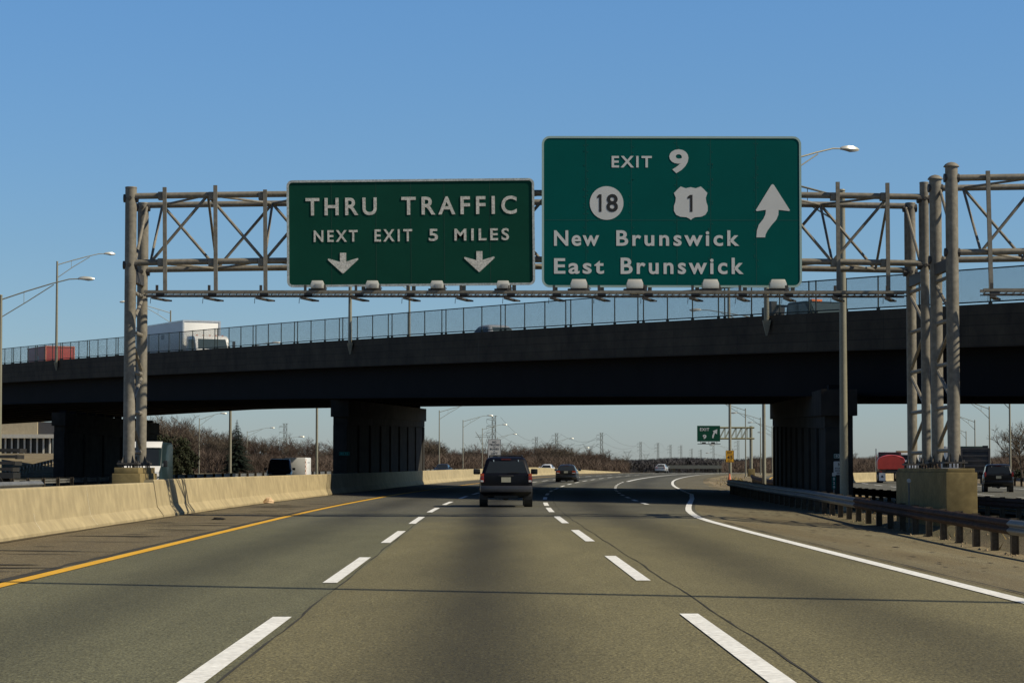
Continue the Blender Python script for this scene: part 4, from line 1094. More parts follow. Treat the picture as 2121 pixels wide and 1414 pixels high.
# tall panel van
def panel_van(label, loc, rotz):
    t = thing('panel_van', label, 'van', loc, rotz)
    teal = paint('dark_teal_paint', (.010, .022, .025), .4, .1, .3)
    prof = [(-2.9, .42), (-2.92, 1.0), (-2.86, 2.40), (-2.6, 2.62), (1.15, 2.62), (1.62, 2.32), (2.08, 1.42), (2.72, 1.12), (2.86, .92), (2.88, .42)]
    m_ = MB(); rings = []
    for x, k_ in ((-.98, .965), (-.93, 1), (.93, 1), (.98, .965)): rings.append([(x, y * k_ if y > 0 else y * (.99 if k_ < 1 else 1), .42 + (z - .42) * k_) for y, z in prof])
    m_.loft(rings); m_.build('body', teal, t, bevel=.03)
    f = MB(); f.loft([[(x, y + .012, z + .012) for y, z in [(1.06, 2.625), (1.2, 2.625), (1.655, 2.335), (1.60, 2.29)]] for x in (-.90, .90)]); 
    f.loft([[(-.90, 1.10, 2.63), (.90, 1.10, 2.63), (.88, 1.68, 2.33), (-.88, 1.68, 2.33)], [(-.90, 1.0, 2.66), (.90, 1.0, 2.66), (.88, 1.72, 2.36), (-.88, 1.72, 2.36)]])
    f.build('white_cap', M_WHITE, t, bevel=.01)
    f = MB(); f.loft([[(-.93, 2.12, 1.415), (.93, 2.12, 1.415), (.91, 2.76, 1.115), (-.91, 2.76, 1.115)], [(-.93, 2.14, 1.44), (.93, 2.14, 1.44), (.91, 2.78, 1.14), (-.91, 2.78, 1.14)]])
    f.loft([[(-.92, 2.90, .46), (.92, 2.90, .46), (.92, 2.78, 1.12), (-.92, 2.78, 1.12)], [(-.92, 2.93, .46), (.92, 2.93, .46), (.92, 2.81, 1.13), (-.92, 2.81, 1.13)]])
    f.build('white_front', M_WHITE, t)
    m_ = MB(); m_.quad((-.84, 2.11, 1.46), (.84, 2.11, 1.46), (.78, 1.69, 2.27), (-.78, 1.69, 2.27)); m_.build('windshield', M_GLASS, t)
    for s_ in (-1, 1):
        m_ = MB(); m_.quad((s_ * .984, .75, 1.42), (s_ * .984, 1.85, 1.42), (s_ * .965, 1.52, 2.15), (s_ * .965, .75, 2.15)); m_.build('side_window', M_GLASS, t)
        m_ = MB(); m_.quad((s_ * .986, -2.5, 1.42), (s_ * .986, .62, 1.42), (s_ * .967, .62, 2.15), (s_ * .967, -2.5, 2.15)); m_.build('side_panel', mat('dark_teal_panel', (.016, .032, .035), .35, spec=.3), t)
        MB().box((s_ * 1.12, 1.78, 1.55), (.2, .12, .32)).build('mirror', M_BLACK, t, bevel=.03)
        MB().box((s_ * .72, 2.86, .98), (.28, .1, .2)).build('headlight', M_CLEAR, t, bevel=.02)
        for y in (-1.9, 1.75): wheel(t, s_ * .86, y, .36, .24)
    return t
Y = 119; p = W(287, 985, Y)
panel_van('tall van with dark teal sides and a white front beside the left gantry posts', (p.x, Y + 2.9, -.02), math.pi + .02)

# trucks -------------------------------------------------------------
def box_truck(label, loc, rotz, box, cab_m, box_m, cabh=2.25, cat='truck', frame_m=None):
    bl, bw, bh, z0 = box
    t = thing('box_truck', label, cat, loc, rotz)
    yb = -2.0
    MB().box((0, yb - bl / 2, z0 + bh / 2), (bw, bl, bh)).build('cargo_box', box_m, t, bevel=.02)
    m_ = MB()
    for s_ in (-1, 1):
        m_.box((s_ * (bw / 2 - .01), yb + .008, z0 + bh / 2), (.10, .06, bh + .03)); m_.box((s_ * bw / 2, yb - bl / 2, z0 + bh + .002), (.05, bl + .04, .07)); m_.box((s_ * bw / 2, yb - bl / 2, z0 + .05), (.05, bl + .02, .11))
    m_.box((0, yb + .01, z0 + bh - .01), (bw + .04, .06, .09)); m_.build('box_trim', frame_m or mat('aluminium_trim', (.55, .55, .54), .35, .6, .1, 4), t)
    m_ = MB()
    for s_ in (-1, 1): m_.box((s_ * (bw / 2 + .006), yb - bl * .42, z0 + bh * .62), (.012, .55, .30))
    m_.build('box_door', mat('grey_decal', (.30, .30, .30), .6), t)
    cw = min(bw, 2.1)
    prof = [(-1.72, .55), (-1.78, cabh - .25), (-1.62, cabh), (-.55, cabh), (-.30, cabh - .14), (-.02, 1.32), (.02, .55)]
    MB().loft([[(x, y, z) for y, z in prof] for x in (-cw / 2, cw / 2)]).build('cab', cab_m, t, bevel=.05)
    m_ = MB(); m_.quad((-cw * .43, -.015, 1.38), (cw * .43, -.015, 1.38), (cw * .41, -.275, cabh - .2), (-cw * .41, -.275, cabh - .2)); 
    m_.build('windshield', M_GLASSB, t)
    for s_ in (-1, 1):
        m_ = MB(); m_.quad((s_ * (cw / 2 + .006), -1.35, 1.32), (s_ * (cw / 2 + .006), -.12, 1.32), (s_ * (cw / 2 + .006), -.40, cabh - .2), (s_ * (cw / 2 + .006), -1.35, cabh - .2)); m_.build('side_window', M_GLASS, t)
        m_ = MB(); m_.box((s_ * (cw / 2 + .22), .02, 1.62), (.16, .08, .42)); m_.tube((s_ * cw / 2, -.1, 1.85), (s_ * (cw / 2 + .2), .02, 1.80), .015, n=5); m_.build('mirror', M_BLACK, t)
        MB().box((s_ * cw * .36, .03, .85), (.3, .06, .2)).build('headlight', M_CLEAR, t, bevel=.02)
    m_ = MB(); 
    for k_ in (-2, -1, 0, 1, 2): m_.box((k_ * cw * .19, -.62, cabh + .03), (.10, .06, .05))
    m_.build('marker_lights', M_AMBER, t)
    m_ = MB(); m_.box((0, .05, .52), (cw, .12, .24)); m_.build('front_bumper', M_WHITE if cab_m is M_WHITE else M_BLACK, t)
    MB().box((0, -bl / 2 - 1.0, .72), (.9, bl + 1.6, .22)).build('chassis', M_BLACK, t)
    for s_ in (-1, 1):
        for y in (-.75, yb - bl * .72): wheel(t, s_ * (cw / 2 - .16), y, .40, .28)
    return t
def on_bridge(s, t, dz=0): q = bp(s, t, -1.195 + dz); return (q.x, q.y, q.z)
HD = math.atan2(-BD.y, -BD.x) - math.pi / 2           # heading towards -s (down to the right)
M_TRUCKBOX = mat('white_box_panel', (.74, .73, .70), .5, 0, .04, .8)
box_truck('white box truck crossing the overpass, its cab facing right', on_bridge(s_at(442, 4.2), 4.2), HD, (8.6, 2.3, 2.15, .95), M_WHITE, M_TRUCKBOX, 2.15).scale = (1.14,) * 3
M_REDT = mat('red_truck_paint', (.40, .055, .035), .5, 0, .12, .8)
box_truck('red box truck low on the overpass at the far left', on_bridge(s_at(140, 10.5), 10.5), HD, (5.2, 2.35, 2.25, .90), mat('dark_red_cab', (.16, .03, .025), .45), M_REDT, 2.0, frame_m=mat('orange_trim', (.55, .16, .09), .5)).scale = (1.1,) * 3
Sd = dict(SED); 
q = on_bridge(s_at(1030, 4), 4.0, 0)
car('sedan', 'silver car roof just showing above the parapet of the overpass', 'car', q, HD, dict(SED, H=1.84, belt=1.2, tail=1.22, hood=1.15, clr=.32), paint('silver_paint', (.42, .43, .44)), glass_m=M_GLASSB)
# tow truck
def tow_truck(label, loc, rotz):
    t = thing('tow_truck', label, 'tow truck', loc, rotz)
    pm = paint('dark_green_paint', (.008, .016, .014), .5, 0, .2)
    prof = [(-.95, .55), (-.95, 1.12), (-.85, 1.80), (-.72, 1.90), (.55, 1.90), (.72, 1.84), (1.30, 1.16), (2.55, 1.05), (2.72, .9), (2.75, .5)]
    MB().loft([[(x * .98, y, z) for y, z in prof] if abs(x) > .85 else [(x, y, z) for y, z in prof] for x in (-.96, .96)]).build('cab', pm, t, bevel=.05)
    m_ = MB(); m_.quad((-.82, 1.31, 1.18), (.82, 1.31, 1.18), (.76, .745, 1.83), (-.76, .745, 1.83)); m_.build('windshield', M_GLASSB, t)
    for s_ in (-1, 1):
        m_ = MB(); m_.quad((s_ * .967, -.72, 1.20), (s_ * .967, .02, 1.20), (s_ * .967, .02, 1.80), (s_ * .967, -.66, 1.80)); m_.quad((s_ * .967, .10, 1.20), (s_ * .967, 1.10, 1.20), (s_ * .967, .60, 1.80), (s_ * .967, .10, 1.80)); m_.build('side_window', M_GLASSB, t)
    m_ = MB(); m_.box((0, .0, 1.96), (.55, .22, .12)); m_.build('beacon', mat('orange_beacon', (.85, .20, .03), .3), t, bevel=.02)
    m_ = MB(); m_.box((0, -2.3, .95), (2.0, 2.6, .55)); m_.build('bed', mat('dark_bed', (.05, .04, .035), .6, 0, .2), t, bevel=.03)
    m_ = MB(); m_.bar((0, -2.6, 1.2), (0, -1.2, 1.75), .22); m_.bar((0, -2.6, 1.35), (0, -3.6, 1.85), .18); m_.box((0, -3.3, 1.6), (.7, .8, .55)); m_.box((.2, -3.1, 1.95), (.3, .35, .3)); m_.bar((-.4, -3.5, 1.3), (.4, -3.4, 2.1), .08)
    m_.tube((-.4, -1.3, 1.75), (.4, -1.3, 1.75), .13, n=12); m_.bar((0, -3.4, 1.95), (0, -1.3, 1.8), .10); m_.build('boom', M_BLACK, t)
    m_ = MB(); m_.box((.5, -1.45, 1.52), (.2, .16, .12)); m_.build('work_light', M_CHROME, t)
    for s_ in (-1, 1):
        for y in (-2.5, 1.7): wheel(t, s_ * .85, y, .40, .26)
    return t
q = on_bridge(s_at(1690, 4.3), 4.3, 0); tow_truck('dark tow truck with an orange roof beacon on the overpass at the right', q, HD).scale = (.95, .95, 1.03)

# outer carriageway ---------------------------------------------------
def tandem(t, ys, hw, r=.5):
    for y in ys:
        for s_ in (-1, 1): wheel(t, s_ * (hw - .22), y, r, .5)
def dump_truck(label, loc, rotz, kind):
    t = thing('dump_truck', label, 'dump truck', loc, rotz)
    dk = mat('dark_truck_body', (.028, .024, .022), .5, .1, .3, 1.5)
    red = mat('red_tarp', (.52, .055, .035), .45, 0, .15, 1.5, bump=.3); dr = mat('deep_red_paint', (.055, .009, .009), .4)
    if kind == 'tarp':
        MB().box((0, 0, 1.55), (2.2, 5.0, .8)).build('dump_body', dr, t, bevel=.03)
        rg = random.Random(2); m_ = MB(); rings = []
        for i in range(9):
            y = -2.62 + 5.1 * i / 8; r = []
            for j in range(11):
                a = math.pi * j / 10; r.append((1.24 * (math.cos(a) if abs(math.cos(a)) < .8 else math.copysign(abs(math.cos(a)) ** .6, math.cos(a))) * (1 + rg.uniform(-.02, .02)), y + rg.uniform(-.05, .05), 1.9 + (.62 + .05 * math.sin(i * 2.1)) * math.sin(a) + rg.uniform(-.03, .03)))
            rings.append([(1.2, y, 1.25)] + r + [(-1.2, y, 1.25)])
        m_.loft(rings); m_.build('tarpaulin', red, t, smooth=True, angle=60)
        m_ = MB(); m_.box((0, 3.6, 2.0), (2.1, 1.7, 1.65)); m_.build('cab', dr, t, bevel=.06)
        m_ = MB(); m_.quad((-.9, 2.74, 2.3), (.9, 2.74, 2.3), (.85, 2.74, 2.75), (-.85, 2.74, 2.75)); m_.build('rear_window', M_GLASS, t)
        m_ = MB(); m_.tube((-1.25, 2.8, 1), (-1.25, 2.8, 3.15), .07); m_.build('exhaust_stack', M_CHROME, t)
    else:
        MB().box((0, .4, 1.75), (2.35, 5.6, 2.5)).build('dump_body', dk, t, bevel=.03)
        m_ = MB()
        for k_ in range(6): m_.box((0, -2.44, .75 + k_ * .42), (2.1, .10, .10))
        for s_ in (-1, 1): m_.box((s_ * 1.15, -2.43, 1.75), (.16, .14, 2.55))
        m_.box((0, -2.43, 3.02), (2.4, .16, .12)); m_.build('tailgate_ribs', mat('rib_steel', (.085, .075, .07), .5, .2, .2), t)
        MB().box((-.25, .8, 3.12), (2.0, 4.5, .22)).build('rolled_cover', mat('green_cover', (.03, .055, .045), .7, 0, .2), t, bevel=.06)
        MB().box((.85, -1.9, 3.15), (.45, .4, .26)).build('cover_motor', M_BLACK, t)
    m_ = MB(); m_.box((0, .3, 1.02), (1.0, 6.5, .25)); m_.box((0, -2.55, .98), (2.2, .12, .22)); m_.build('chassis', M_BLACK, t)
    for s_ in (-1, 1):
        m_ = MB(); m_.box((s_ * .82, -2.62, .56), (.60, .03, .72)); o = m_.build('mud_flap', M_WHITE if kind == 'tarp' else M_BLACK, t)
        if kind == 'tarp': MB().prism([(s_ * .82 - .12, .50), (s_ * .82 + .12, .50), (s_ * .82 + .05, .66), (s_ * .82 - .06, .68)], -2.642, -2.636).build('flap_emblem', M_BLACK, o)
        MB().box((s_ * .95, -2.63, 1.02), (.22, .06, .12)).build('tail_light', M_TAIL, t)
    tandem(t, (-1.9, -.6, 3.6), 1.2)
    return t
Y = 222; p = W(1845, 1002, Y); zg = rz(Y) - .24
dump_truck('red tarp covered dump truck with white mud flaps, right of the right pier', (p.x, Y, zg), -.14, 'tarp')
Y = 205; p = W(2018, 1002, Y); zg = rz(Y) - .24
dump_truck('tall dark dump truck with a ribbed tailgate, right of the post cluster', (p.x, Y, zg), -.15, 'ribs')
Y = 240; p = W(1878, 1000, Y)
t = thing('semi_truck', 'white truck cab between the red dump truck and the concrete pedestal', 'truck', (p.x, Y, rz(Y) - .24), -.09)
MB().box((0, 0, 1.85), (2.2, 2.0, 1.9)).build('cab', M_WHITE, t, bevel=.08); MB().box((0, -1.9, 1.05), (2.2, 3.0, .5)).build('chassis', M_BLACK, t)
m_ = MB(); m_.quad((-.8, -1.01, 2.1), (.8, -1.01, 2.1), (.8, -1.01, 2.6), (-.8, -1.01, 2.6)); m_.build('rear_window', M_GLASS, t)
m_ = MB(); m_.box((0, .3, 2.9), (2.0, .9, .22)); m_.build('roof_fairing', mat('tan_fairing', (.25, .18, .09), .5), t, bevel=.05)
for s_ in (-1, 1): MB().box((s_ * 1.3, .6, 2.1), (.22, .1, .5)).build('mirror', M_CHROME, t)
tandem(t, (-2.6, -1.4, 1.0), 1.15)
Y = 262; p = W(1970, 1000, Y)
box_truck('white and red box truck half hidden behind the gantry post cluster', (p.x, Y, rz(Y) - .24), -.1, (5.5, 2.4, 2.5, 1.0), mat('red_cab', (.4, .03, .03), .4), M_TRUCKBOX, 2.6)
Y = 155; p = W(2066, 1017, Y)
SUV2 = dict(SUV, W=1.86, H=1.76, tlz=(.95, 1.25), tl3=False, roofw=.80)
car('sport_utility_vehicle', 'dark sport utility vehicle at the right edge on the outer carriageway', 'car', (p.x, Y, rz(Y) - .24), -.17, SUV2, paint('charcoal_paint', (.010, .011, .014), .3, .2, .3))
# stacked dark flatbed load at the left edge
Y = 128; p = W(30, 985, Y)
t = thing('flatbed_truck', 'dark stack of flatbed trailers cut off by the left edge', 'truck', (p.x - 3.9, Y, -.02), R(92))
hw = 1.2
MB().box((0, 0, .95), (2.4, 8, .3)).build('bed', M_BLACK, t)
for k_ in range(4):
    m_ = MB(); m_.box((0, -.12 * k_, 1.28 + k_ * .33), (2.4, 7.8, .16)); m_.box((0, -3.9 - .12 * k_, 1.26 + k_ * .33), (2.3, .12, .22)); m_.build('stacked_bed', mat('dark_stack', (.03, .028, .026), .6, .1, .3, 2), t)
tandem(t, (-3.0, -1.8, 2.8), 1.2)
# ================================================================== SMALL SIGNS AND OBJECTS
def plate_sign(mb_parent, x0, x1, z0, z1, y, m, edge_m=None, r=.05, ew=.03, name='panel'):
    MB().prism(rrect(x0, x1, z0, z1, r), y, y + .03).build(name, m, mb_parent)
    if edge_m:
        b = MB(); ring(b, rrect(x0 + .015, x1 - .015, z0 + .015, z1 - .015, r * .8), rrect(x0 + .015 + ew, x1 - .015 - ew, z0 + .015 + ew, z1 - .015 - ew, r * .6), y - .004, y + .001); b.build('border', edge_m, mb_parent)
# NO TRUCKS sign on the barrier
Y = 238; p = W(1024, 909, Y); k = Y / F; zb = rz(Y) + .9
t = thing('regulatory_sign', 'tall white sign above the black vehicle reading NO TRUCKS OR BUSES IN LEFT LANE', 'road sign', (p.x, Y, zb))
zt_ = p.z - zb; hw = 13.5 * k
MB().tube((-.35, .06, 0), (-.35, .06, zt_ - .1), .045).tube((.35, .06, 0), (.35, .06, zt_ - .1), .045).build('posts', M_GALV, t)
plate_sign(t, -hw, hw, zt_ - 44 * k, zt_, 0, M_SIGNW, M_INK, .10, .025)
for txt, wd_, a, b in (('NO', 8, 4, 8.2), ('TRUCKS', 21, 9.6, 13.8), ('OR', 4.5, 15, 17), ('BUSES', 18, 18.4, 22.6), ('IN', 3, 24, 26), ('LEFT', 14, 27.4, 31.6), ('LANE', 14, 34, 38.2)):
    m_ = MB(); add_text(m_, txt, -wd_ / 2 * k, wd_ / 2 * k, zt_ - b * k, zt_ - a * k, 0, .006, .03, 1.15); m_.build('lettering', M_INK, t)
# EXIT 45 advisory sign on the pole
Y = 204.6; k = Y / F; p = W(1511.5, 957, Y)
t = thing('advisory_sign', 'yellow sign reading EXIT 45 M.P.H. fixed to the tall grass-side pole', 'road sign', (p.x, Y, p.z))
plate_sign(t, -8.6 * k, 8.6 * k, 0, 24.5 * k, -.1, M_YSIGN, M_INK, .05, .02)
MB().box((0, -.102, 16 * k), (16.4 * k, .008, .025)).build('divider', M_INK, t)
for txt, wd_, a, b in (('EXIT', 10, 18.2, 22), ('45', 12, 6.5, 14), ('M.P.H.', 8.5, 2, 4.6)):
    m_ = MB(); add_text(m_, txt, -wd_ / 2 * k, wd_ / 2 * k, a * k, b * k, -.1, .006, .03, 1.1); m_.build('lettering', M_INK, t)
# EXIT 9 cantilever sign
Y = 318; k = Y / F
c = W(1556, 988, Y); z0 = rz(Y) - .2
t = thing('cantilever_gantry', 'tan cantilever truss gantry holding the small EXIT 9 sign beyond the bridge', 'sign gantry', (c.x, Y, z0))
zt_ = W(1556, 882, Y).z - z0
m_ = MB(); m_.tube((0, 0, .9), (0, 0, zt_), 3.2 * k, n=14); m_.build('post', M_POLE, t, smooth=True)
MB().box((0, 0, .45), (14 * k, 14 * k, 1.0)).build('pedestal', M_PEDEST, t, bevel=.03)
m_ = MB(); za, zb_ = W(1500, 885.5, Y).z - z0, W(1500, 908, Y).z - z0
for y in (-.6, .6):
    for z in (za, zb_): m_.tube((6 * k, y, z), (-66 * k, y, z), 1.7 * k, n=8)
    for i in range(5):
        xa, xb = -(8 + 11.5 * i) * k, -(19.5 + 11.5 * i) * k
        m_.tube((xa, y, zb_), (xa, y, za), .5 * k, n=5); m_.tube((xb, y, zb_), (xa, y, za), .6 * k, n=5)
m_.build('truss_arm', mat('tan_truss', (.22, .20, .10), .6), t)
o = W(1443, 914, Y); sx0, sx1 = o.x, W(1490.5, 914, Y).x
t = thing('overhead_sign', 'small distant green sign reading EXIT 9 with a slanting arrow', 'road sign', ((sx0 + sx1) / 2, Y - .8, o.z)); hw = (sx1 - sx0) / 2
hh = 32.5 * k
plate_sign(t, -hw, hw, 0, hh, 0, mat('distant_green_sign', (.008, .062, .036), .75, spec=.1), None, .05)
def T(X, Y_): return (X - 680) / 219 * 2 * hw - hw, hh - (Y_ - 381) / 150 * hh
for txt, X0, X1, Y0, Y1 in (('EXIT', 706, 795, 402, 431), ('9', 733, 768, 466, 508)):
    m_ = MB(); xa, z_b = T(X0, Y1); xb, z_t = T(X1, Y0); add_text(m_, txt, xa, xb, z_b, z_t, 0, .02, .03, 1.2); m_.build('lettering', M_SIGNW, t)
m_ = MB(); m_.prism([T(*q) for q in [(872, 414), (868, 462), (852, 450), (842, 470), (836, 498), (822, 498), (826, 470), (838, 442), (828, 432)]], -.02, 0); m_.build('arrow', M_SIGNW, t)
m_ = MB(); m_.bar((-hw, -.5, -.32), (hw, -.5, -.32), .09)
for x in (-.7, 0, .7): m_.bar((x * hw, -.5, -.35), (x * hw, .1, .1), .06)
for x in (-.45, .35): m_.box((x * hw, -.5, -.2), (.5, .3, .2))
m_.build('light_rail', M_DARKST, t)
# traffic cone
Y = 190; p = W(1511, 998, Y)
t = thing('traffic_cone', 'faded orange traffic cone at the foot of the yellow-signed pole', 'traffic cone', (p.x, Y, rz(Y) - .1))
m_ = MB(); m_.path([(0, 0, .04), (0, 0, .85)], [.19, .045], 12); m_.build('cone', M_CONE, t); MB().box((0, 0, .02), (.5, .5, .05)).build('base', M_CONE, t)
# signs in front of the right pier
Y = 85.2; k = Y / F; p = W(1742, 983, Y)
t = thing('regulatory_sign', 'white NO STOPPING sign below a green milepost plate on the right pier', 'road sign', (p.x, Y, p.z - .9))
MB().tube((0, .06, -.9), (0, .06, 3.0 * .9), .03).build('post', M_GALV, t)
plate_sign(t, -15 * k, 15 * k, .9, .9 + 28 * k, 0, M_SIGNW, None, .04)
for txt, wd_, a, b in (('NO', 12, 18, 25), ('STOPPING', 25, 12, 15.4), ('EXCEPT FOR', 25, 7, 10), ('REPAIRS', 18, 2, 5)):
    m_ = MB(); add_text(m_, txt, -wd_ / 2 * k, wd_ / 2 * k, .9 + a * k, .9 + b * k, 0, .006, .025, 1.05); m_.build('lettering', M_INK, t)
plate_sign(t, -15 * k, 13 * k, .9 + 34 * k, .9 + 44 * k, 0, M_GREEN2, M_LET, .03, .012, 'green_plate')
m_ = MB(); add_text(m_, '82.95', -11 * k, 10 * k, .9 + 36.4 * k, .9 + 41.6 * k, 0, .006, .02, 1.1); m_.build('lettering', M_LET, t)
# second dim milepost plate on the middle pier
Y = 135.0; k = Y / F; p = W(713, 939, Y)
t = thing('milepost_plate', 'small dark green milepost plate on the end of the middle pier', 'sign', (p.x, 135.04, p.z))
plate_sign(t, -11 * k, 11 * k, -4 * k, 4 * k, 0, M_GREEN1, mat('teal_edge', (.02, .25, .22), .5), .04, .012)
m_ = MB(); add_text(m_, '82.95', -8 * k, 8 * k, -2 * k, 2 * k, 0, .006, .02, 1.1); m_.build('lettering', mat('teal_edge', (.02, .25, .22), .5), t)
# milepost marker
Y = 84; k = Y / F; p = W(1727.5, 1020, Y)
t = thing('milepost', 'slim green milepost marker with stacked digits 8 2 9 behind the guardrail', 'milepost', (p.x, Y, -.2))
zz_ = lambda py: W(1727, py, Y).z + .2
MB().tube((0, .02, 0), (0, .02, zz_(985)), .02).build('post', M_GALV, t)
plate_sign(t, -4.4 * k, 4.4 * k, zz_(1013), zz_(986.5), 0, M_GREEN2, None, .02)
for i, d in enumerate('829'):
    m_ = MB(); add_text(m_, d, -2 * k, 2 * k, zz_(994.5 + 8.6 * i), zz_(988 + 8.6 * i), 0, .005, .03); m_.build('digit', M_SIGNW, t)
MB().box((0, 0, zz_(982)), (7 * k, .02, 7 * k)).build('reflector', M_SIGNW, t)
# round delineator
Y = 65.0; p = W(1882.5, 995, Y)
t = thing('delineator', 'thin post with a round white reflector in front of the tall pedestal', 'delineator', (p.x, Y, -.42))
p.z += .12
MB().box((0, 0, (p.z + .3) / 2), (.045, .02, p.z + .3)).build('post', M_GALV, t)
m_ = MB(); m_.path([(0, -.02, p.z + .3), (0, -.035, p.z + .3)], [.058, .05], 16); m_.build('reflector', M_SIGNW, t)
# back of a far sign at the right edge
Y = 215; p = W(2082, 978, Y); k = Y / F
t = thing('regulatory_sign', 'small pale sign panel behind the dark vehicle at the right edge', 'road sign', (p.x, Y, -.2))
MB().box((0, .05, (p.z + .4) / 2), (.06, .05, p.z + .4)).build('post', M_GALV, t)
plate_sign(t, -11 * k, 11 * k, p.z - .1, p.z + .1 + 13 * k, 0, M_SIGNW, None, .03)
# litter on the shoulder
Y = CH * F / (1043 - 968); p = W(556, 1043, Y)
rg = random.Random(4); m_ = MB(); rings = []
for i in range(5):
    z = .0 + .2 * i / 4; r = .22 * (1 - .5 * i / 4); rings.append([(r * math.cos(a) * rg.uniform(.6, 1.3), r * math.sin(a) * rg.uniform(.6, 1.3) * .8, z + rg.uniform(-.02, .02)) for a in [6.283 * j / 9 for j in range(9)]])
m_.loft(rings); o = m_.build('crumpled_paper', mat('tan_paper', (.62, .45, .28), .8, 0, .15, 6), loc=(p.x, Y, .03)); tag(o, 'crumpled tan paper bag lying at the foot of the barrier', 'litter')
Y = 62; m_ = MB(); rings = []
for i in range(4):
    z = .0 + .06 * i / 3; r = .12 * (1 - .5 * i / 3); rings.append([(1.6 * r * math.cos(a) * rg.uniform(.6, 1.3), r * math.sin(a) * rg.uniform(.6, 1.3), z) for a in [6.283 * j / 7 for j in range(7)]])
m_.loft(rings); o = m_.build('rubber_scrap', M_RUBBER, loc=(W(452, 1075, Y).x, Y, .012)); tag(o, 'small black rubber scrap on the left shoulder near the yellow line', 'litter')
# rubble and weeds beside the pedestal, under the guardrail
m_ = MB(); rg = random.Random(6)
for i in range(420):
    y = rg.uniform(40, 90); x = railx(y) + rg.uniform(-.25, 3.2); r = rg.uniform(.015, .06)
    if 11.5 < x < 12.5 and 61 < y < 70: continue
    vs = [(x + r * rg.uniform(.6, 1) * a, y + r * rg.uniform(.6, 1) * b, gback(x, y) + r * c) for a, b, c in ((1, 0, 0), (0, 1, 0), (-1, 0, 0), (0, -1, 0), (.1, .1, .9))]
    m_.add(vs, [(0, 1, 4), (1, 2, 4), (2, 3, 4), (3, 0, 4)])
o = m_.build('gravel', mat('gravel_stones', (.24, .18, .11), .9, 0, .4, 6)); o['kind'] = 'stuff'; o['label'] = 'loose pale stones and rubble behind the guardrail'; o['category'] = 'gravel'
m_ = MB()
for i in range(420):
    if rg.random() < .3: y = rg.uniform(42, 90); x = railx(y) + rg.uniform(.1, 2.6)
    else:
        y = rg.uniform(128, 300); x = cv(y) + rg.uniform(edge(y) + 3.0, 16.2)
    if 11.5 < x < 12.6 and 61 < y < 70: continue
    h = rg.uniform(.04, .18); a = rg.uniform(0, 6.28); w = .02 if y < 100 else .07; zg = rz(y) - .32 if y > 100 else gback(x, y) - .02
    m_.add([(x - w * math.cos(a), y - w * math.sin(a), zg), (x + w * math.cos(a), y + w * math.sin(a), zg), (x + rg.uniform(-.15, .15), y + rg.uniform(-.15, .15), zg + h + .1)], [(0, 1, 2)])
o = m_.build('dry_grass', mat('dry_grass_blades', (.26, .19, .08), .9, 0, .4, 1), fix=False); o['kind'] = 'stuff'; o['label'] = 'dry straw coloured grass tufts on the verge'; o['category'] = 'grass'

# ================================================================== FAR LEFT: RAMP AND BUILDING
m_ = MB(); 
rp = [(-75, 225, -.05), (-39, 225, -.05), (-49, 300, 3.1), (-80, 300, 3.1)]
m_.v = [rp[0], rp[1], rp[2], rp[3], (-75, 225, -.5), (-37, 225, -.5), (-47, 302, -.5), (-80, 302, -.5)]
m_.f = [(0, 1, 2, 3), (0, 4, 5, 1), (1, 5, 6, 2), (2, 6, 7, 3), (3, 7, 4, 0)]
struct(m_.build('ramp_embankment', mat('ramp_surface', (.22, .18, .115), .9, 0, .2, .15, fine=(1.2, .2))))
def ramp_z(y): return -.05 + (y - 225) / 75 * 3.15
guardrail('guardrail climbing the tan ramp at the far left', [(-46.5 - .02 * (y - 225), y, ramp_z(y)) for y in range(226, 300, 8)], .75, 1, 2.0, None, post_m=M_GALV)
guardrail('guardrail along the foot of the tan ramp beside the left pier', [(-70 + 2.2 * i, 221 + .25 * i, 0.0) for i in range(16)], .80, -1, 1.6, None, post_m=M_GALV)
Y = 330
b = thing('office_building', 'low white building with slim columns and dark glass at the far left', 'building', (W(60, 940, Y).x, Y, 0))
xl, xr = W(-140, 940, Y).x - b.location.x, W(112, 940, Y).x - b.location.x
zt_ = W(60, 899, Y).z; zc = W(60, 907, Y).z; zf = W(60, 943, Y).z
MB().box(((xl + xr) / 2, 6, zf / 2 - .3), (xr - xl, 12, zf + .6)).build('base', M_CONC, b)
MB().box(((xl + xr) / 2, 6.3, (zc + zf) / 2), (xr - xl - .8, 11, zc - zf)).build('glass_wall', mat('dark_glazing', (.02, .022, .024), .2), b)
MB().box(((xl + xr) / 2, 5.8, (zc + zt_) / 2), (xr - xl + .4, 12.4, zt_ - zc)).build('roof_band', mat('white_roof_band', (.55, .52, .45), .7), b)
m_ = MB(); m_.box((xl + 7, 9, zt_ + 1.4), (12, 5, 2.8)); m_.build('upper_storey', mat('tan_storey', (.38, .32, .22), .8), b)
x = xl + .4
while x < xr:
    MB().box((x, .3, (zc + zf) / 2), (.20, .25, zc - zf)).build('column', mat('white_columns', (.60, .57, .50), .7), b); x += .86
m_ = MB(); m_.box((xl + 16.5, 10, zt_ + .9), (9, 6, 1.8)); m_.build('dark_roof_unit', mat('dark_roof_unit', (.05, .05, .055), .7), b)
# distant road bridge below the far woods
Y = 900; k = Y / F; p = W(1500, 972, Y)
t = thing('distant_bridge', 'low dark road bridge far away below the woods, right of the silver car', 'bridge', (p.x - 10, Y, -1.6))
MB().box((0, 0, 3.2), (26, 8, 1.3)).build('deck', M_LATT, t)
for x in (-9, 0, 9): MB().box((x, 0, 1.3), (1.2, 6, 2.6)).build('pier', M_CONCD, t)

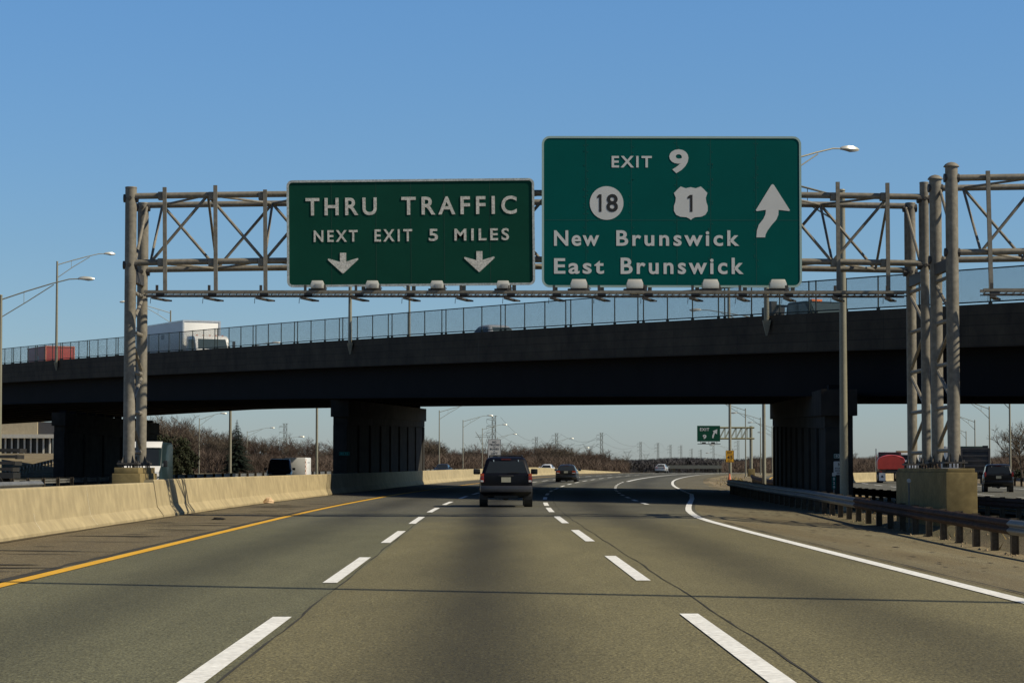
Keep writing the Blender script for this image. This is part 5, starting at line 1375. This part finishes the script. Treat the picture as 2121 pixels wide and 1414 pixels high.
# ================================================================== TREES
def bare_tree(seed, H, m, spread=.5, levels=4, kids=(8, 6, 5, 6), r0=.020, twig=.05, fork=.25):
    rg = random.Random(seed); tr_ = MB(); cr = MB()
    def grow(p, d, l, r, lv):
        mb = tr_ if lv <= 1 else cr
        q = p; pts = [p]; dd = d.copy(); n = 3 if lv < 3 else 2
        for i in range(n):
            dd = (dd + Vector((rg.uniform(-1, 1), rg.uniform(-1, 1), rg.uniform(-.3, .7))) * .16).normalized(); q = q + dd * (l / n); pts.append(q)
        if lv <= 2: mb.path(pts, [r * (1 - .55 * i / n) for i in range(n + 1)], 5 if lv == 0 else 3, False)
        else:
            sx = dd.cross(Vector((rg.uniform(-1, 1), rg.uniform(-1, 1), rg.uniform(-1, 1)))).normalized() * max(r, twig * .5)
            for a, b_ in zip(pts, pts[1:]):
                mb.add([a - sx, a + sx, b_ + sx * .55, b_ - sx * .55], [(0, 1, 2, 3)])
        if lv >= levels: return
        k_ = kids[lv]
        for i in range(k_):
            u = rg.uniform(fork if lv == 0 else .25, 1.0); j = min(int(u * n), n - 1); a = pts[j] + (pts[j + 1] - pts[j]) * (u * n - j)
            ax = Vector((rg.uniform(-1, 1), rg.uniform(-1, 1), rg.uniform(-.25, .55))); ax.normalize()
            nd = (dd * (1 - spread * .7) + ax * (spread + .25) + Vector((0, 0, .18))).normalized()
            grow(a, nd, l * rg.uniform(.48, .72), r * .52, lv + 1)
    grow(Vector((0, 0, 0)), Vector((0, 0, 1)), H * .55, H * r0, 0)
    zmax = max(v[2] for v in cr.v); s_ = H / zmax
    for mb in (tr_, cr): mb.v = [(v[0] * s_, v[1] * s_, v[2] * s_) for v in mb.v]
    t = thing('bare_tree', 'bare tree', 'tree', (0, 0, -500))
    tr_.build('trunk', m, t, fix=False); cr.build('crown', m, t, fix=False)
    return t
KINDS = [bare_tree(11, 12, M_BARK, .55, twig=.05), bare_tree(23, 12, M_BARK2, .50, twig=.05), bare_tree(37, 12, M_BARK3, .6, twig=.05), bare_tree(51, 12, M_BARK2, .65, twig=.055), bare_tree(67, 12, M_BARK, .45, twig=.05)]
used_kind = set()
def place_tree(px_, ytop, Y, ki, label, group, widen=1.0):
    p = W(px_, ytop, Y); h = p.z - (rz(Y) - .3); sc_ = h / 12
    loc = (p.x, Y, rz(Y) - .3)
    if ki in used_kind: o = dup(KINDS[ki], loc, rnd.uniform(0, 6.28), label, group)
    else: used_kind.add(ki); o = KINDS[ki]; o.location = loc; o.rotation_euler = (0, 0, rnd.uniform(0, 6.28)); o['label'] = label; o['group'] = group
    o.scale = (sc_ * widen, sc_ * widen, sc_)
    return o
rnd = random.Random(21)
GL = 'bare trees left of the middle pier'; GM = 'bare trees in the far row right of the middle pier'; GR = 'bare trees beyond the outer carriageway'; GE = 'bare trees behind the exit sign'
for i in range(50):
    px_ = rnd.uniform(310, 690); top = interp([(300, 858), (370, 856), (400, 868), (440, 880), (480, 893), (560, 893), (620, 908), (690, 908)], px_) + rnd.uniform(-10, 20)
    place_tree(px_, top, rnd.uniform(430, 640), rnd.choice([0, 1, 2, 3, 4]), 'leafless brown tree in the thick row left of the middle pier', GL, 1.0)
for px_, top, Y, ki, lb in ((338, 852, 300, 2, 'tall bare tree with fine twigs under the deck, right of the left gantry'), (392, 862, 330, 0, 'tall bare tree just right of the dark evergreen shrub'), (462, 893, 420, 2, 'pale bare tree just left of the pointed spruce'), (607, 912, 480, 2, 'small pale bare tree left of the thick lamp pole')):
    place_tree(px_, top, Y, ki, lb, GL)
for i in range(90):
    px_ = rnd.uniform(876, 1292); top = interp([(870, 896), (900, 906), (930, 926), (985, 920), (1050, 924), (1100, 919), (1180, 919), (1230, 930), (1292, 944)], px_) + rnd.uniform(-7, 16)
    place_tree(px_, top, rnd.uniform(560, 850), rnd.choice([0, 1, 2, 3, 4]), 'leafless brown tree in the long row right of the middle pier', GM, 1.15)
for i in range(22):
    px_ = rnd.uniform(1545, 1605); top = interp([(1545, 938), (1570, 930), (1605, 938)], px_) + rnd.uniform(0, 22)
    place_tree(px_, top, rnd.uniform(460, 620), rnd.choice([0, 1, 3]), 'leafless brown tree behind the far EXIT 9 gantry post', GE, 1.2)
for i in range(34):
    px_ = rnd.uniform(1755, 1990); top = interp([(1755, 922), (1790, 938), (1830, 932), (1850, 928), (1900, 936), (1990, 938)], px_) + rnd.uniform(-2, 12)
    place_tree(px_, top, rnd.uniform(480, 640), rnd.choice([0, 1, 3, 4]), 'leafless brown tree in the low wood between the pier and the post cluster', GR, 1.2)
for px_, top, Y, ki, lb in ((2118, 868, 245, 2, 'tall bare tree at the right edge of the picture'), (2078, 905, 300, 0, 'bare twiggy tree right of the dark dump truck'), (2100, 930, 260, 1, 'low bare bush by the last lamp at the right edge'), (2135, 880, 290, 3, 'bare tree cut off by the right edge'), (2088, 940, 330, 3, 'low reddish bush behind the dark vehicle at the right')):
    place_tree(px_, top, Y, ki, lb, GR)
# spruce
def conifer(label, px_, ytop, Y):
    p = W(px_, ytop, Y); z0 = rz(Y) - .3; H = p.z - z0; rg = random.Random(9)
    t = thing('spruce', label, 'tree', (p.x, Y, z0))
    MB().path([(0, 0, 0), (0, 0, H * .97)], [H * .018, .02], 7).build('trunk', M_BARK, t)
    m_ = MB()
    for k_ in range(34):
        u = k_ / 33; z = H * (.14 + .85 * u); r = H * .29 * (1 - u) ** .85 + .06; n = int(15 - 8 * u)
        for j in range(n):
            a = 6.283 * (j + rg.random()) / n; rr_ = r * rg.uniform(.6, 1.12)
            base = Vector((0, 0, z)); tip = Vector((rr_ * math.cos(a), rr_ * math.sin(a), z - rr_ * rg.uniform(.15, .45)))
            side_ = Vector((-math.sin(a), math.cos(a), 0))
            for q in range(7):
                f = .25 + .75 * q / 6; c = base.lerp(tip, f); w_ = rr_ * .24 * (1.15 - f) + .06
                for s_ in (-1, 1):
                    m_.add([c, c + side_ * s_ * w_ + Vector((0, 0, -w_ * .5)) + (tip - base) * .06, c + (tip - base) * .16 + Vector((0, 0, rg.uniform(-.05, .08)))], [(0, 1, 2)])
    m_.build('crown', M_CONIF, t, fix=False); return t
conifer('pointed dark spruce rising above the bare trees near the thick lamp pole', 491, 868, 400)
conifer('small dark conifer at the end of the far tree row, right of the grey sedan', 1262, 938, 760)
def leafy(label, px_, ytop, Y, rad, name='evergreen_tree'):
    p = W(px_, ytop, Y); z0 = rz(Y) - .3; H = p.z - z0; rg = random.Random(int(px_))
    t = thing(name, label, 'tree', (p.x, Y, z0))
    tb = MB(); tb.path([(0, 0, 0), (.1, 0, H * .3), (0, .1, H * .7)], [.22, .16, .05], 7)
    for k_ in range(6):
        a = rg.uniform(0, 6.28); tb.path([(0, 0, H * .25), (rad * .6 * math.cos(a), rad * .6 * math.sin(a), H * rg.uniform(.5, .8))], [.1, .03], 5)
    tb.build('trunk', M_BARK, t)
    m_ = MB(); cl = []
    for k_ in range(46):
        a = rg.uniform(0, 6.28); u = rg.random() ** .6; z = H * rg.uniform(.12, .92); wz = math.sin(math.pi * min(1, z / H * .95 + .04)) ** .6
        cl.append((u * rad * wz * math.cos(a), u * rad * wz * math.sin(a), z, rg.uniform(.35, .8) * rad * .36))
    for cx, cy, cz, r in cl:
        for q in range(90):
            d = Vector((rg.gauss(0, 1), rg.gauss(0, 1), rg.gauss(0, .8))); d = d.normalized() * r * rg.uniform(.5, 1.1); c = Vector((cx, cy, cz)) + d
            s_ = rg.uniform(.10, .22); u_ = Vector((rg.uniform(-1, 1), rg.uniform(-1, 1), rg.uniform(-1, 1))).normalized(); v_ = u_.cross(d.normalized()).normalized()
            m_.add([c - u_ * s_, c + v_ * s_ * .6, c + u_ * s_, c - v_ * s_ * .6], [(0, 1, 2, 3)])
    m_.build('crown', M_SHRUB, t, fix=False); return t
leafy('dark green evergreen shrub tree right of the left gantry posts', 340, 902, 270, 3.2)
leafy('dark green bush partly behind the teal van', 372, 925, 285, 2.2)
leafy('low green bush at the right edge under the bare trees', 2108, 978, 250, 1.4, 'evergreen_bush')

# far woods: a mass of bare twigs nobody could count
def wood(name, label, x0px, x1px, tops, Ya, Yb, n, tw, m=M_WOOD, dens=7):
    rg = random.Random(n); m_ = MB()
    for i in range(n):
        px_ = rg.uniform(x0px, x1px); Y = rg.uniform(Ya, Yb); top = interp(tops, px_) + rg.uniform(-1.5, 5)
        p = W(px_, top, Y); zg = rz(Y) - .6; H = p.z - zg
        if H < .5: continue
        m_.add([(p.x - tw * .4, Y, zg), (p.x + tw * .4, Y, zg), (p.x + rg.uniform(-.3, .3), Y, zg + H)], [(0, 1, 2)])
        for q in range(dens):
            f = rg.uniform(.05, .95); a = rg.uniform(0, 6.28); l = H * rg.uniform(.2, .5); c = Vector((p.x, Y, zg + H * f * .8)); d = Vector((math.cos(a) * .75, math.sin(a) * .75, rg.uniform(.3, 1.1)))
            e = c + d * l
            if e.z > zg + H: e.z = zg + H * rg.uniform(.8, 1)
            w_ = Vector((tw * .5, tw * .2, 0)); m_.add([c - w_, c + w_, e], [(0, 1, 2)])
    o = m_.build(name, m, fix=False); o['kind'] = 'stuff'; o['label'] = label; o['category'] = 'wood'; return o
M_WOOD2 = mat('near_wood', (.090, .066, .052), .95, 0, .4, .05)
M_WOOD3 = mat('far_hill_wood', (.046, .044, .047), .95, 0, .3, .02)
wood('undergrowth', 'dense reddish brown brush below the bare trees on the left', 250, 700, [(250, 900), (400, 915), (480, 935), (700, 940)], 400, 640, 8000, .09, M_WOOD2)
wood('undergrowth', 'dense brown brush below the long row of bare trees', 860, 1300, [(860, 935), (1200, 940), (1300, 955)], 560, 850, 9000, .12, M_WOOD2)
wood('undergrowth', 'dense brown brush beyond the outer carriageway', 1500, 1990, [(1500, 955), (1600, 948), (1760, 945), (1990, 945)], 460, 700, 9000, .10, M_WOOD2)
wood('undergrowth', 'reddish brush behind the vehicles at the right edge', 2040, 2200, [(2040, 945), (2200, 930)], 270, 360, 2600, .06, M_WOOD2)
wood('far_wood', 'dark wooded ridge on the horizon under the row of power pylons', 1230, 1640, [(1230, 955), (1290, 951), (1330, 950), (1400, 946), (1440, 946), (1520, 950), (1640, 944)], 1500, 1900, 5000, 1.1, M_WOOD3, 5)
wood('far_wood', 'dark wooded ridge on the horizon behind the long tree row', 650, 1240, [(650, 945), (900, 944), (1240, 955)], 1300, 1700, 3000, 1.1, M_WOOD3, 5)

# ================================================================== POWER PYLONS
def pylon_mast(H=42, wide=1.0):
    m_ = MB(); b, t_ = 2.9 * wide, 1.3 * wide; n = 8; r = .13
    def hwid(z): return (b + (t_ - b) * min(1, z / (H * .55))) if z < H * .55 else t_
    zs = [H * i / n for i in range(n + 1)]
    for sx in (-1, 1):
        for sy in (-1, 1): m_.path([(sx * hwid(z), sy * hwid(z), z) for z in zs], r, 4)
    for za, zb_ in zip(zs, zs[1:]):
        for sy in (-1, 1):
            m_.tube((-hwid(za), sy * hwid(za), za), (hwid(zb_), sy * hwid(zb_), zb_), r * .7, n=4); m_.tube((hwid(za), sy * hwid(za), za), (-hwid(zb_), sy * hwid(zb_), zb_), r * .7, n=4)
            m_.tube((-hwid(zb_), sy * hwid(zb_), zb_), (hwid(zb_), sy * hwid(zb_), zb_), r * .7, n=4)
    return m_, hwid, r
def pylon(kind, label, H=42):
    t = thing('power_pylon', label, 'pylon', (0, 0, -500), 0, 'power pylons on the horizon')
    if kind == 'arms':
        m_, hw_, r = pylon_mast(H); m_.build('lattice_mast', M_LATT, t); a = MB()
        for z in (H * .68, H * .80, H * .92): 
            a.tube((0, 0, z), (-5.5, 0, z + .8), r, n=4); a.tube((0, 0, z + 2.2), (-5.5, 0, z + .8), r * .8, n=4); a.tube((-5.5, 0, z + .8), (-5.5, 0, z - 1.8), r * .7, n=4)
        a.tube((-2.6, 0, H), (2.6, 0, H), r, n=4); a.build('cross_arms', M_LATT, t)
    else:
        m_, hw_, r = pylon_mast(H * .66, .8); m_.build('lattice_mast', M_LATT, t); a = MB(); z0 = H * .66
        for s_ in (-1, 1):
            for sy in (-.6, .6):
                a.tube((s_ * .8, sy, z0), (s_ * 4.6, sy, H * .9), r, n=4); a.tube((s_ * .2, sy, z0 + 1.5), (s_ * 3.2, sy, H * .9), r * .8, n=4)
            a.tube((s_ * 4.6, 0, H * .9), (s_ * 7.6, 0, H), r, n=4)
        for sy in (-.6, .6): a.tube((-7.6, sy, H * .885), (7.6, sy, H * .885), r, n=4); a.tube((-6.5, sy, H * .92), (6.5, sy, H * .92), r, n=4)
        a.build('cross_arms', M_LATT, t)
    return t
PA, PB = pylon('arms', 'x'), pylon('head', 'x')
PL = [('A', 1023, 861, 'tallest lattice pylon, standing above the NO TRUCKS sign'), ('A', 591, 877, 'lattice pylon above the dark minivan left of the middle pier'), ('A', 1111, 905, 'lattice pylon right of the black vehicle, above the middle of the tree row'), ('A', 1153, 897, 'lattice pylon just behind the fifth far lamp above the grey sedan'),
      ('A', 1246, 896, 'lattice pylon above the end of the tree row'), ('A', 1327, 915, 'lattice pylon left of the silver car'), ('A', 1363, 917, 'lattice pylon directly above the silver car'), ('A', 1389, 921, 'first of the four shrinking pylons right of the silver car'), ('A', 1411, 922, 'second of the four shrinking pylons right of the silver car'),
      ('A', 1433, 929, 'third of the four shrinking pylons right of the silver car'), ('A', 1452, 931, 'last of the four shrinking pylons, left below the EXIT 9 sign'), ('A', 1478, 920, 'lattice pylon just under the EXIT 9 cantilever sign'), ('A', 1529, 912, 'lattice pylon between the yellow-signed pole and the cantilever post'),
      ('B', 555, 903, 'V-headed pylon left of the dark minivan'), ('B', 1003, 893, 'V-headed pylon left of the NO TRUCKS sign'), ('B', 1046, 912, 'V-headed pylon just right of the NO TRUCKS sign'), ('B', 1134, 912, 'V-headed pylon above the middle of the tree row'), ('B', 1219, 918, 'V-headed pylon above the right end of the tree row'),
      ('B', 1299, 931, 'V-headed pylon above the far ridge, right of the dark conifer'), ('B', 1338, 937, 'smallest V-headed pylon on the ridge left of the silver car')]
seen = set(); tops = {'A': [], 'B': []}
for kd, px_, yt, lb in PL:
    H = 42 if kd == 'A' else 34
    Y = (H - 3.5) * F / (968 - yt) ; Y = min(Y, 4800)
    p = W(px_, yt, Y); src = PA if kd == 'A' else PB; zg = p.z - H * (34 / 34 if kd == 'A' else 42 / 34 * .81)
    if kd in seen: o = dup(src, (p.x, Y, p.z - (H if kd == 'A' else 42)), -.15, lb)
    else: seen.add(kd); o = src; o.location = (p.x, Y, p.z - (H if kd == 'A' else 42)); o['label'] = lb; o.rotation_euler = (0, 0, -.15)
    sc_ = max(1.0, Y / 2600); o.scale = (1, 1, 1)
    tops[kd].append((p.x, Y, p.z, px_))
for kd in 'AB':
    tp = sorted([q for q in tops[kd] if q[3] > 900], key=lambda q: q[3])
    for j, (a, b_) in enumerate(zip(tp, tp[1:])):
        if kd == 'A' and j > 5: break
        m_ = MB()
        for dx, dz in ((-5.5, -5), (-5.5, -14), (5, -1)) if kd == 'A' else ((-7, -1), (7, -1)):
            pts_ = []
            for i in range(9):
                u = i / 8; pts_.append((a[0] + dx + (b_[0] - a[0]) * u, a[1] + (b_[1] - a[1]) * u, a[2] + dz + (b_[2] - a[2]) * u - 9 * 4 * u * (1 - u)))
            m_.path(pts_, .10, 4)
        o = m_.build('power_line', M_WIRE); tag(o, f'faint power wires strung between the {"tall" if kd == "A" else "V-headed"} pylons over the far woods', 'power line', f'power wires, {"tall" if kd == "A" else "V-headed"} pylons')
